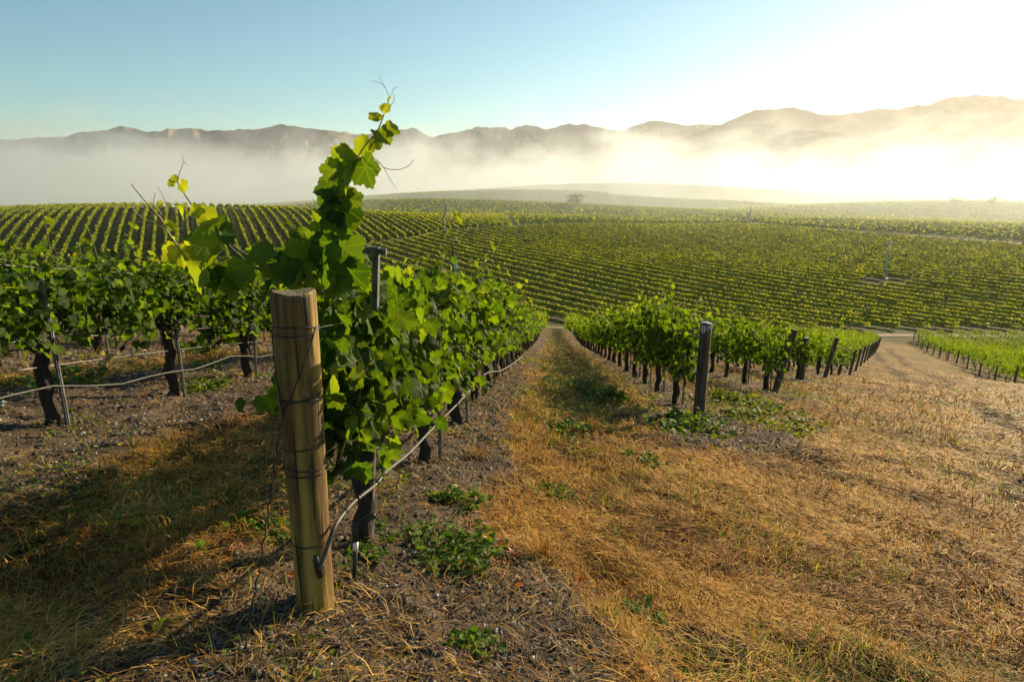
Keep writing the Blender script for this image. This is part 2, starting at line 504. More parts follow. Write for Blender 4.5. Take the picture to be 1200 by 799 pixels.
# ------------------------------------------------------------------ the hills
def hills(name, prof, dist, depth, seed, base, cols, spur, nA=520, nD=70, extra=14):
    px = np.array([p[0] for p in prof]); py = np.array([p[1] for p in prof])
    X = np.linspace(px[0], px[-1], nA)
    Y = np.interp(X, px, py)
    az = np.arctan2((X - CX) / FPX, math.cos(PITCH) + (CY - Y) / FPX * math.sin(PITCH))
    d = np.array([rayof(a, b) for a, b in zip(X, Y)])
    tanel = d[:, 2] / np.hypot(d[:, 0], d[:, 1])
    top = dist * tanel + dist * .0042 * (fbm(az * dist / 85., az * 0, 5, seed + 40, .6) - .5) * 2
    s_ = np.linspace(-1, 1, nD)
    AA, SS = np.meshgrid(np.arange(nA), s_, indexing='ij')
    rr = dist + SS * depth
    shape = np.where(SS < 0, (1 + SS) ** 1.15, (1 - SS) ** 1.5)
    w = dist * az[AA]
    rid = 1 - np.abs(2 * fbm(w / spur + SS * 1.3 + fbm(w / spur * .7, SS * 3, 2, seed + 9), SS * 1.6 + 3, 4, seed) - 1)
    fade = np.clip(-SS, 0, 1) * np.clip(1 + SS, 0, 1) * 4
    z = base + (top[AA] - base) * (shape * (1 - .75 * fade * (1 - rid) * 1.6)) + (top[AA] - base) * .05 * (fbm(w / spur * 5, SS * 9, 3, seed + 3) - .5) * (np.abs(SS) > .03)
    x = rr * np.sin(az[AA]); y = rr * np.cos(az[AA])
    V = np.stack([x, y, z], -1).reshape(-1, 3)
    # dry grass on some faces, scrub on the others
    gold = sstep(.51, .60, fbm(w / spur * 2.2 + 7, SS * 4 + rid, 4, seed + 5)) * sstep(.35, .7, rid)
    Cc = np.array(cols[0])[None, None] * (1 - gold[..., None]) + np.array(cols[1])[None, None] * gold[..., None]
    idx = np.arange(nA * nD).reshape(nA, nD)
    F = np.stack([idx[:-1, :-1], idx[1:, :-1], idx[1:, 1:], idx[:-1, 1:]], -1).reshape(-1, 4)
    m, nt, p, out = mat(name + ' cover')
    a = N(nt, 'ShaderNodeVertexColor', layer_name='Tint')
    g = N(nt, 'ShaderNodeNewGeometry'); nn = noise(nt, .02, 6, g.outputs['Position'], .7)
    nt.links.new(mix(nt, a.outputs['Color'], ramp(nt, nn, [(.35, (.5, .5, .5)), (.65, (1.3, 1.3, 1.3))]), 1.0, 'MULTIPLY'), p.inputs['Base Color'])
    p.inputs['Roughness'].default_value = 1; p.inputs['Specular IOR Level'].default_value = 0
    tag(add(name, mesh_np(name, V, F, [m], True, Cc.reshape(-1, 3))), kind='structure')

LEFT = [(-300, 170), (-100, 166), (0, 163), (60, 160), (85, 157), (105, 152), (140, 147), (165, 152), (190, 153), (225, 147), (250, 152), (300, 150), (330, 144), (360, 150), (385, 153),
        (420, 157), (445, 154), (465, 150), (485, 147), (508, 159), (520, 156), (560, 147), (585, 146), (600, 149), (615, 144), (640, 150), (665, 143), (700, 148), (730, 151), (752, 143), (768, 140), (800, 144), (840, 146), (880, 145), (980, 150), (1200, 160), (1500, 170)]
RIGHT = [(500, 228), (600, 222), (720, 190), (800, 160), (850, 143), (870, 132), (885, 126), (930, 125), (960, 131), (985, 130), (1010, 127), (1060, 124), (1090, 122), (1102, 116), (1115, 111), (1150, 111), (1200, 112), (1300, 108), (1420, 120), (1600, 135)]
MIDR = [(600, 236), (680, 228), (740, 200), (800, 178), (840, 166), (872, 160), (900, 159), (930, 153), (960, 152), (1000, 157), (1060, 160), (1130, 165), (1300, 170), (1500, 178)]
hills('far_hills', LEFT, 5600, 1500, 51, -40, ((.008, .020, .030), (.26, .19, .10)), 200.)
hills('right_hills', RIGHT, 4300, 1100, 61, -40, ((.035, .036, .018), (.11, .085, .038)), 500.)
hills('middle_hills', MIDR, 3100, 500, 71, -40, ((.055, .055, .028), (.16, .125, .055)), 300.)

# ------------------------------------------------------------------ grape leaves
HALF = [(0, 1.0), (9, .88), (17, .89), (28, .69), (37, .80), (46, .79), (56, .89), (65, .78), (75, .78), (87, .62), (99, .68), (112, .72), (126, .62), (142, .63), (160, .47)]
def leaf_template(lod):
    if lod == 0: half = HALF
    elif lod == 1: half = [(0, 1.0), (28, .70), (56, .87), (87, .62), (112, .70), (158, .47)]
    else: half = [(0, 1.0), (60, .75), (130, .62)]
    pts = [(math.radians(a), r) for a, r in half] + [(-math.radians(a), r) for a, r in reversed(half[1:])]
    V = [(0., 0., 0.)]
    for a, r in pts:
        V.append((r * math.cos(a), r * math.sin(a), 0))
    n = len(pts)
    F = [(0, 1 + i, 1 + (i + 1) % n) for i in range(n)]
    V = np.array(V)
    if lod == 0:                               # an inner ring lets the blade fold and curl
        inner = V[1:] * .55
        V = np.concatenate([V, inner])
        F = []
        for i in range(n):
            j = (i + 1) % n
            F.append((0, 1 + n + i, 1 + n + j)); F.append((1 + n + i, 1 + i, 1 + j)); F.append((1 + n + i, 1 + j, 1 + n + j))
    return V, np.array(F)
TPL = [leaf_template(i) for i in range(3)]

def leaves_arrays(lod, P, T, Nn, size, curl=None):
    """P base points, T tip directions, Nn blade normals; returns V, F, uv"""
    tv, tf = TPL[lod]
    n = len(P); P = np.asarray(P); T = np.asarray(T, float); Nn = np.asarray(Nn, float)
    T = T / (np.linalg.norm(T, axis=1, keepdims=True) + 1e-9)
    Sd = np.cross(Nn, T); Sd /= np.linalg.norm(Sd, axis=1, keepdims=True) + 1e-9
    Nn = np.cross(T, Sd)
    size = np.asarray(size, float)
    fold = rng.uniform(-.15, .6, n); cv = rng.uniform(-.2, .65, n); tw = rng.uniform(-.25, .25, n)
    x = tv[None, :, 0]; y = tv[None, :, 1]
    ang = np.arctan2(tv[:, 1], tv[:, 0])
    ruff = .15 * np.sin(3 * ang + 1.3)[None] * np.hypot(x, y) * rng.uniform(.2, 1.4, n)[:, None]
    zz = fold[:, None] * np.abs(y) - cv[:, None] * (x * x * .6 + .4 * y * y) + tw[:, None] * x * y + ruff * (lod < 2)
    sx = size[:, None, None]
    V = P[:, None] + sx * (x[..., None] * T[:, None] + y[..., None] * Sd[:, None] * rng.uniform(.85, 1.12, n)[:, None, None] + zz[..., None] * Nn[:, None])
    F = tf[None] + (np.arange(n) * len(tv))[:, None, None]
    uv = np.tile(tv[:, :2], (n, 1))
    return V.reshape(-1, 3), F.reshape(-1, 3), uv

def unit(v): return v / (np.linalg.norm(v) + 1e-9)

def make_vine(lod, seed, hero=False):
    """local frame: x along the row, z up; returns trunk, canes and foliage meshes"""
    rnd = random.Random(seed)
    u = rnd.uniform
    tr = MB()
    lean = u(-.05, .05); cz = .60 + u(-.03, .04)
    n = 9 if lod == 0 else 5
    pts = [(lean * (i / n) ** 1.5 + .018 * math.sin(i * 1.4 + seed), .015 * math.sin(i * 1.9 + seed * 2), -.06 + (cz + .06) * i / n) for i in range(n + 1)]
    r0 = .045 if lod < 2 else .045
    rad = [r0 * (1.45 if i == 0 else 1.2 if i == 1 else 1) * (1 + u(-.14, .16)) for i in range(n)] + [r0 * 1.35]
    tr.tube(pts, rad, 10 if lod == 0 else 6, True, .13 if lod == 0 else .05)
    top = np.array(pts[-1])
    for sgn in (-1, 1):
        L = .68
        if hero and sgn < 0: L = .42
        arm = [top + np.array([sgn * L * i / 6, .01 * math.sin(i * 2 + seed), -.02 + .045 * math.sin(i * .7) - (.04 if i == 0 else 0)]) for i in range(7)]
        tr.tube(arm, [.030 - .0028 * i for i in range(7)], 7 if lod == 0 else 5, True, .15)
    ca = MB(); P = []; T = []; Nn = []; Sz = []; Tint = []
    lo = -.45 if hero else -.74
    nshoot = [21, 17, 8][lod]
    for s_ in range(nshoot):
        x0 = lo + (.74 - lo) * (s_ + u(.1, .9)) / nshoot
        p = np.array([x0, u(-.03, .03), cz + .03])
        L = u(.50, .80) * (.62 if hero else 1) + (u(.14, .46) if rnd.random() < .34 and not hero else 0)
        side = rnd.choice((-1, 1))
        d = unit(np.array([u(-.25, .25), side * u(.05, .40), 1.0]))
        seg = 9; line = [p.copy()]
        bend = np.array([u(-.06, .06), side * u(-.05, .06), -u(.0, .05)])
        for i in range(seg):
            d = unit(d + bend + np.array([u(-.08, .08), u(-.08, .08), 0])); p = p + d * L / seg; line.append(p.copy())
        if lod < 2: ca.tube(line, [.0050 - .0036 * i / seg for i in range(seg + 1)], 5 if lod == 0 else 3, False)
        nl = [15, 12, 13][lod]
        for j in range(nl):
            f = (j + u(.0, .6)) / nl
            q = line[min(int(f * seg), seg - 1)]; q2 = line[min(int(f * seg) + 1, seg)]
            b = q + (q2 - q) * (f * seg % 1)
            a = (j % 2) * math.pi + u(-.9, .9) + (math.pi / 2 if rnd.random() < .5 else 0)
            out = np.array([math.cos(a) * .8, math.sin(a) * 1.1, 0]);
            pet = u(.03, .09) * (1 - .6 * f)
            b2 = b + out * pet + np.array([0, 0, pet * .4])
            if lod == 0: ca.tube([b, b2], [.0016, .0012], 3, False)
            yg = max(0, f - .72) / .28
            sz = u(.036, .072) * (1 - .62 * yg ** 1.5) * (1.0, 1.0, 1.45)[lod]
            P.append(b2); T.append(out * u(.3, 1) + np.array([u(-.3, .3), u(-.3, .3), -u(.1, 1.0) + yg * .9]))
            nn = np.array([0, 0, u(-.1, 1)]) + out * u(-.3, .8) + np.array([u(-.9, .9), u(-.9, .9), u(-.4, .4)])
            Nn.append(nn); Sz.append(sz); Tint.append((min(1, max(0, u(0, .85) + .28 * f - .05)), min(1, yg * u(.4, 1.1))))
    # skirt and inner fill
    for j in range([380, 300, 60][lod]):
        side = rnd.choice((-1, 1))
        x = u(lo, .74); y = side * abs(rnd.gauss(.13, .08)); z = cz + u(-.02, .68) - .10 * abs(y)
        b = np.array([x, y, z]); out = unit(np.array([u(-.6, .6), side, 0]))
        P.append(b); T.append(out * u(.1, .7) + np.array([u(-.4, .4), 0, -u(.4, 1.2)]))
        Nn.append(out * u(-.2, 1.0) + np.array([u(-.9, .9), u(-.7, .7), u(-.3, .9)])); Sz.append(u(.034, .074) * (1, 1, 1.4)[lod]); Tint.append((u(0, .85), u(0, .08)))
    P = np.array(P); T = np.array(T); Nn = np.array(Nn)
    V, F, uv = leaves_arrays(lod, P, T, Nn, Sz)
    k = len(TPL[lod][0])
    A = np.repeat(np.array([(a, b, 0) for a, b in Tint]), k, axis=0)
    return (tr.mesh('trunk', [M_BARK]), ca.mesh('canes', [M_CANE]) if ca.n else None, mesh_np('foliage', V, F, [M_LEAF], lod == 0, A, uv), (V, F, A, tr))

PROTO = {0: [make_vine(0, s_) for s_ in (3, 8, 14, 21, 35, 44)],
         1: [make_vine(1, s_) for s_ in (53, 58, 64, 71, 85)],
         2: [make_vine(2, s_) for s_ in (93, 98, 104, 111)]}

# ------------------------------------------------------------------ where the vines stand
PH = {-1: 6.82, 0: 4.17, 1: 2.87, 2: 8.73, 3: 12.92}
def row_line(k):
    u = U1 + (k - 1) * SP
    if k in PH: t0 = PH[k]
    elif k > 3: t0 = float(TSTART(np.array([u]))[()] if False else TSTART(np.array([u]))[0]) + .9
    else: t0 = 4.4 + (0 - k) * 1.9
    return u, t0

spots = []                                   # (k, i, x, y, z)
for k in range(-14, 22):
    u, t0 = row_line(k)
    if k in (-1, 0): ts = [t0 + VS * i for i in range(-2, 60)]
    else: ts = [t0 + VS * i for i in range(0, 60)]
    for i, t in enumerate(ts):
        x, y = on_row(k, t)
        if y < 1.5: continue
        # the near block stops short of the road at the foot of the slope
        ry = np.interp(x, ROAD[:, 0], ROAD[:, 1]) if x > ROAD[0, 0] else ROAD[0, 1] + 8 + (ROAD[0, 0] - x) * .0
        if y > min(ry, 96) - 5: continue
        if abs(math.atan2(x, y)) > R(41): continue
        if k < 0 and t > 55: continue
        spots.append((k, i, x, y))
# block on the far side of the headland
right_posts = []
E0 = np.array([30.6, 40.0]); E1 = np.array([55.5, 92.0])
for j in range(12):
    e = E0 + (E1 - E0) * j / 11.0
    right_posts.append(e)
    dr = -RD
    for i in range(26):
        q = e + dr * (1.1 + VS * i)
        if abs(math.atan2(q[0], q[1])) > R(40): continue
        spots.append((100 + j, i, q[0], q[1]))
for j in range(13):
    e = np.array([57.0 + 2.5 * j, np.interp(57.0 + 2.5 * j, ROAD[:, 0], ROAD[:, 1]) - 3.0])
    for i in range(30):
        q = e - RD * (VS * i)
        if abs(math.atan2(q[0], q[1])) > R(40): continue
        spots.append((115 + j, i, q[0], q[1]))
spots.sort(key=lambda s_: math.hypot(s_[2], s_[3]))
Zs = H(np.array([s_[2] for s_ in spots]), np.array([s_[3] for s_ in spots]))
VG = 'grapevines planted in rows on the near slope'
ORD = ['first', 'second', 'third', 'fourth', 'fifth', 'sixth', 'seventh', 'eighth']
def vine_label(k, i, n):
    if k == 1 and n < 8: return '%s grapevine behind the thick wire wrapped post in the foremost row' % ORD[n]
    if k == 1: return 'grapevine further down the row behind the thick wire wrapped post'
    if k == 0 and n < 6: return 'grapevine with stake, %s from the photo edge in the row left of the thick post' % ORD[n]
    if k == 0: return 'grapevine deep in the row left of the thick post, trunk hidden by leaves'
    if k == 2 and n < 8: return '%s grapevine of the row starting at the pale topped post' % ORD[n]
    if k == 2: return 'grapevine further down the row starting at the pale topped post'
    if k == 3 and n < 4: return '%s grapevine of the row starting at the dark leaning post' % ORD[n]
    if k == 3: return 'grapevine further down the row starting at the dark leaning post'
    if k >= 100: return 'low bright grapevine in the block across the straw track'
    if k > 3: return 'grapevine in the sunlit rows beyond the dark leaning post'
    if k == -1 and n < 4: return '%s grapevine of the second row back on the left, seen under the leaves' % ORD[n]
    return 'grapevine half hidden behind the front rows on the left'

NIND = 300
count_in = {}
rest = []
stake_mb = MB(); stake_mb.box((0, 0, .48), (.009, .013, .60)); stake_mb.box((.011, 0, .48), (.003, .004, .60))
ME_STAKE = stake_mb.mesh('metal_stake', [M_STEEL], False)
SG = 'metal stakes beside the vines'
for n_, ((k, i, x, y), z) in enumerate(zip(spots, Zs)):
    r = math.hypot(x, y)
    if k == 1 and i == 0: count_in[1] = 1; HERO = (x, y, float(z)); continue
    if n_ >= NIND: rest.append((x, y, float(z))); continue
    cnt = count_in.get(k, 0); count_in[k] = cnt + 1
    lod = 0 if r < 12 else 1 if r < 24 else 2
    protos = PROTO[lod]; pr = protos[(i * 3 + k * 5 + 700) % len(protos)]
    root = empty('grapevine', (x, y, float(z)), math.pi / 2 - AZ + (math.pi if (i + k) % 2 else 0))
    root.scale = (1, random.uniform(.9, 1.12), random.uniform(.93, 1.12) * (1.25 if k >= 100 else 1))
    tag(root, vine_label(k, i, cnt), 'grapevine', VG)
    add('trunk', pr[0], root)
    sq = .77 if k <= 0 else 1.0
    if pr[1] is not None: cn_ = add('canes', pr[1], root, (0, 0, .62 * (1 - sq))); cn_.scale = (1, 1, sq)
    fo_ = add('foliage', pr[2], root, (0, 0, .62 * (1 - sq))); fo_.scale = (1, 1, sq)
    if r < 15:
        off = -.085 if k <= 0 else -.10
        sx, sy = x - RN[0] * off + RD[0] * .04, y - RN[1] * off + RD[1] * .04
        s_ = add('metal_stake', ME_STAKE, None, (sx, sy, h1(sx, sy)))
        s_.rotation_euler = (R(random.uniform(-2, 2)), R(random.uniform(-2, 2)), -AZ)
        nm = {1: 'foremost row', 0: 'row left of the thick post', 2: 'row from the pale topped post', 3: 'row from the dark leaning post'}.get(k, 'rows further back on the left')
        lab = ('grey steel stake by the %s grapevine of the %s' % (ORD[cnt], nm)) if k in (0, 1, 2, 3) and cnt < 8 else 'thin grey steel stake by a grapevine in the ' + nm
        tag(s_, lab, 'stake', SG)
# all the other vines of the slope, too many to list one by one
Vs, Fs, As, n0 = [], [], [], 0
TV, TF, tn = [], [], 0
for q, (x, y, z) in enumerate(rest):
    V, F, A, tr = PROTO[2][q % 4][3]
    a = math.pi / 2 - AZ + (math.pi if q % 3 else 0); c_, s_ = math.cos(a), math.sin(a)
    Vr = np.stack([V[:, 0] * c_ - V[:, 1] * s_ + x, V[:, 0] * s_ + V[:, 1] * c_ + y, V[:, 2] * random.uniform(.92, 1.1) * (1.15 if x > 24 else 1) + z], -1)
    Vs.append(Vr); Fs.append(F + n0); As.append(A); n0 += len(V)
for q, (x, y, z) in enumerate(rest):
    if q % 2: continue
    T_ = np.array([[-.04, -.04, -.05], [.04, -.04, -.05], [0, .045, -.05], [-.03, -.03, .65], [.03, -.03, .65], [0, .035, .65]]) + np.array([x, y, z])
    Vs.append(T_); As.append(np.zeros((6, 3))); Fs.append(np.array([[0, 1, 4], [0, 4, 3], [1, 2, 5], [1, 5, 4], [2, 0, 3], [2, 3, 5]]) + n0); n0 += 6
tag(add('vine_foliage', mesh_np('vine_foliage', np.concatenate(Vs), np.concatenate(Fs), [M_LEAF], False, np.concatenate(As))),
    'lower grapevine rows of the near slope merging into one mass', 'vine rows', kind='stuff')

# ------------------------------------------------------------------ vineyard blocks of the valley
def block(label, inside, heading, spacing, rmin, rmax, per_m, size, hgt=1.5, azr=(-42, 44), dens_fall=140.0, cx=0., cy=200., ext=420., seed=1, core=True):
    rr = np.random.default_rng(seed)
    d = np.array([math.sin(heading), math.cos(heading)]); n = np.array([math.cos(heading), -math.sin(heading)])
    ks = np.arange(-int(ext / spacing), int(ext / spacing) + 1)
    P = []
    m = int(2 * ext * per_m)
    for k in ks:
        t = rr.uniform(-ext, ext, m)
        o = k * spacing
        P.append(np.stack([cx + n[0] * o + d[0] * t, cy + n[1] * o + d[1] * t], -1))
    P = np.concatenate(P)
    r = np.hypot(P[:, 0], P[:, 1]); az = np.degrees(np.arctan2(P[:, 0], P[:, 1]))
    keep = (r > rmin) & (r < rmax) & (az > azr[0]) & (az < azr[1])
    P = P[keep]; r = r[keep]
    keep = inside(P[:, 0], P[:, 1]) & (rr.random(len(P)) < np.clip((dens_fall / r) ** 1.0, .12, 1))
    P = P[keep]; r = r[keep]; q = len(P)
    s_ = size * np.clip(r / dens_fall, 1, 3.0) ** .75 * rr.uniform(.7, 1.3, q)
    w = rr.normal(0, .15, q)
    x = P[:, 0] + n[0] * w; y = P[:, 1] + n[1] * w
    hh = rr.random(q)
    gapn = fbm(P[:, 0] / 3.0, P[:, 1] / 3.0, 2, seed + 2)
    z = H(x, y) + .45 + (hgt - .45) * hh * (.75 + .5 * gapn)
    T = rr.normal(0, 1, (q, 3)); T /= np.linalg.norm(T, axis=1, keepdims=True)
    B = np.cross(T, rr.normal(0, 1, (q, 3))); B /= np.linalg.norm(B, axis=1, keepdims=True)
    c_ = np.stack([x, y, z], -1)
    V = np.stack([c_ - T * s_[:, None], c_ + B * s_[:, None] * .8, c_ + T * s_[:, None], c_ - B * s_[:, None] * .8], 1).reshape(-1, 3)
    F = np.arange(q * 4).reshape(-1, 4)
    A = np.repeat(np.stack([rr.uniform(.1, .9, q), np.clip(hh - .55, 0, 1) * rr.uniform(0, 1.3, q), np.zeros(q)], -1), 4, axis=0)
    # dense inner wall of darker leaves, added so each row shades itself
    if core:
        VV, FF, n0 = [V], [F], len(V)
        tt = np.arange(-ext, ext, 1.1)
        for k in ks:
            o = k * spacing
            bx = cx + n[0] * o + d[0] * tt; by = cy + n[1] * o + d[1] * tt
            r_ = np.hypot(bx, by); az_ = np.degrees(np.arctan2(bx, by))
            ok = (r_ > rmin) & (r_ < rmax) & (az_ > azr[0]) & (az_ < azr[1]) & inside(bx, by)
            if ok.sum() < 3: continue
            zb = H(bx, by); prof = []
            for off, hh_ in ((-.16, .52), (-.13, .92), (0, 1.08), (.13, .92), (.16, .52)):
                jx = rr.normal(0, .05, len(tt)); jz = rr.normal(0, .07, len(tt))
                prof.append(np.stack([bx + n[0] * (off + jx), by + n[1] * (off + jx), zb + hh_ * hgt / 1.35 + jz], -1))
            prof = np.array(prof); m_ = len(tt)
            idx = np.arange(5 * m_).reshape(5, m_) + n0
            both = ok[:-1] & ok[1:]
            f_ = np.stack([idx[:-1, :-1], idx[:-1, 1:], idx[1:, 1:], idx[1:, :-1]], -1)[:, both].reshape(-1, 4)
            VV.append(prof.reshape(-1, 3)); FF.append(f_); n0 += 5 * m_
        nc = n0 - len(V)
        V = np.concatenate(VV); F = np.concatenate(FF)
        A = np.concatenate([A, np.stack([rr.uniform(.1, .5, nc), np.zeros(nc), np.zeros(nc)], -1)])
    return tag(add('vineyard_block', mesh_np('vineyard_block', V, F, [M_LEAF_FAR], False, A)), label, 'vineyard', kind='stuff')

MACH = [onground(1036, 332), onground(521, 272), onground(876, 265, 1500)]
_tr = np.array([onground(a, b)[:2] for a, b in ((150, 318), (300, 305), (400, 292), (480, 281), (521, 272), (600, 267), (700, 264), (860, 264), (1000, 274), (1120, 282), (1280, 296))])
_ta = np.arctan2(_tr[:, 0], _tr[:, 1]); _tR = np.hypot(_tr[:, 0], _tr[:, 1])
def track_r(x, y): return np.interp(np.arctan2(x, y), _ta, _tR)
def roadside(x, y): return y > np.interp(x, ROAD[:, 0], ROAD[:, 1]) + 4.0
def left_ridge(x, y): return (x < 2 - .05 * (y - 180)) & (np.hypot(x, y) > track_r(x, y) + 2.0) & (y < 300)
def mid_block(x, y):
    r = np.hypot(x, y)
    clear = ((x - MACH[0][0]) / 5.) ** 2 + ((y - MACH[0][1]) / 3.2) ** 2 > 1
    return roadside(x, y) & (r < track_r(x, y) - 1.5) & clear
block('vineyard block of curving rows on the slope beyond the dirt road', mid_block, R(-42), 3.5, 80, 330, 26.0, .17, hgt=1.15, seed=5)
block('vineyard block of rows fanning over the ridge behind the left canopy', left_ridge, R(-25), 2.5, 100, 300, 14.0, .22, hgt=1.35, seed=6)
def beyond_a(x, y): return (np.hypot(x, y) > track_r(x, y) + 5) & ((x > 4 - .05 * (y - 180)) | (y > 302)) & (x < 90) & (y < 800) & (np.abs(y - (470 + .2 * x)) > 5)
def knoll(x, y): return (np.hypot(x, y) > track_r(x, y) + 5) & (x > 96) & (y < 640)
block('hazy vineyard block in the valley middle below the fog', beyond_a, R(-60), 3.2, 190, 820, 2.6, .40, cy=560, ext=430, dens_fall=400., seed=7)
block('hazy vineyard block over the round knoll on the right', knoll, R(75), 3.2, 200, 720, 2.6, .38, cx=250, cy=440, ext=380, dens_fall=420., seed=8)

# ------------------------------------------------------------------ hero vine behind the thick post
hx, hy, hz = HERO
hero_t = make_vine(0, 77, hero=True)
root = empty('grapevine', (hx, hy, hz), math.pi / 2 - AZ)
tag(root, 'nearest grapevine with tall shoots rising over the thick wire wrapped post', 'grapevine', VG)
add('trunk', hero_t[0], root); add('canes', hero_t[1], root); add('foliage', hero_t[2], root)
Minv = Matrix.Translation((hx, hy, hz)) @ Matrix.Rotation(math.pi / 2 - AZ, 4, 'Z')
Minv = np.array(Minv.inverted())
def loc(P):
    P = np.atleast_2d(P); return (np.c_[P, np.ones(len(P))] @ Minv.T)[:, :3]
def smooth_path(P, n=28):
    P = np.array(P); t = np.linspace(0, len(P) - 1, n); out = []
    for s_ in t:
        i = int(min(s_, len(P) - 2)); f = s_ - i
        p0 = P[max(i - 1, 0)]; p1 = P[i]; p2 = P[i + 1]; p3 = P[min(i + 2, len(P) - 1)]
        out.append(.5 * (2 * p1 + (p2 - p0) * f + (2 * p0 - 5 * p1 + 4 * p2 - p3) * f * f + (3 * p1 - p0 - 3 * p2 + p3) * f ** 3))
    return out
def cane(px, Z0, Z1, r0, r1, mb):
    Zs_ = np.linspace(Z0, Z1, len(px))
    P = smooth_path([at(a, b, z) for (a, b), z in zip(px, Zs_)])
    P = loc(np.array(P)); mb.tube(list(P), list(np.linspace(r0, r1, len(P))), 6, True)
    return P
rise = MB(); ten = MB()
cane([(352, 345), (366, 312), (380, 276), (392, 242), (400, 222), (414, 196), (428, 178), (444, 150), (452, 128), (458, 110)], 2.72, 2.60, .0060, .0016, rise)
cane([(432, 181), (444, 190), (451, 197), (466, 199), (478, 195), (485, 187)], 2.62, 2.55, .0018, .0009, ten)
cane([(449, 195), (456, 208), (465, 222)], 2.6, 2.55, .0014, .0007, ten)
cane([(456, 116), (452, 104), (444, 97), (434, 95)], 2.6, 2.6, .0013, .0006, ten)
cane([(452, 104), (448, 96), (444, 89)], 2.6, 2.6, .0011, .0006, ten)
cane([(456, 128), (462, 116), (460, 106), (466, 102)], 2.6, 2.6, .0013, .0006, ten)
cane([(388, 290), (372, 262), (366, 246), (357, 236)], 2.7, 2.66, .0022, .0008, ten)
cane([(366, 246), (370, 239), (366, 233)], 2.67, 2.66, .0012, .0006, ten)
low = MB()
cane([(400, 352), (345, 330), (300, 314), (270, 290), (250, 270), (240, 260), (226, 242), (214, 224), (208, 214)], 2.62, 2.42, .0062, .0018, low)
cane([(372, 352), (330, 318), (296, 303), (268, 284), (247, 262)], 2.66, 2.46, .0056, .0030, low)
cane([(246, 334), (226, 312), (207, 287), (197, 272), (189, 257), (180, 247), (166, 231), (154, 216)], 2.52, 2.40, .0044, .0018, ten)
cane([(197, 273), (184, 262), (172, 258), (160, 250), (153, 238)], 2.46, 2.40, .0022, .0012, ten)
cane([(175, 259), (158, 261), (140, 266), (128, 268)], 2.45, 2.4, .0016, .0008, ten)
cane([(181, 247), (180, 236), (182, 226)], 2.42, 2.4, .0016, .0010, ten)
cane([(214, 240), (196, 238), (190, 228), (185, 219)], 2.42, 2.40, .0016, .0009, ten)
cane([(189, 252), (186, 244), (190, 239), (196, 238)], 2.42, 2.40, .0016, .0009, ten)
cane([(208, 214), (210, 204), (213, 196), (215, 188), (213, 183)], 2.42, 2.41, .0016, .0007, ten)
cane([(215, 190), (218, 192), (220, 194)], 2.42, 2.41, .0009, .0006, ten)
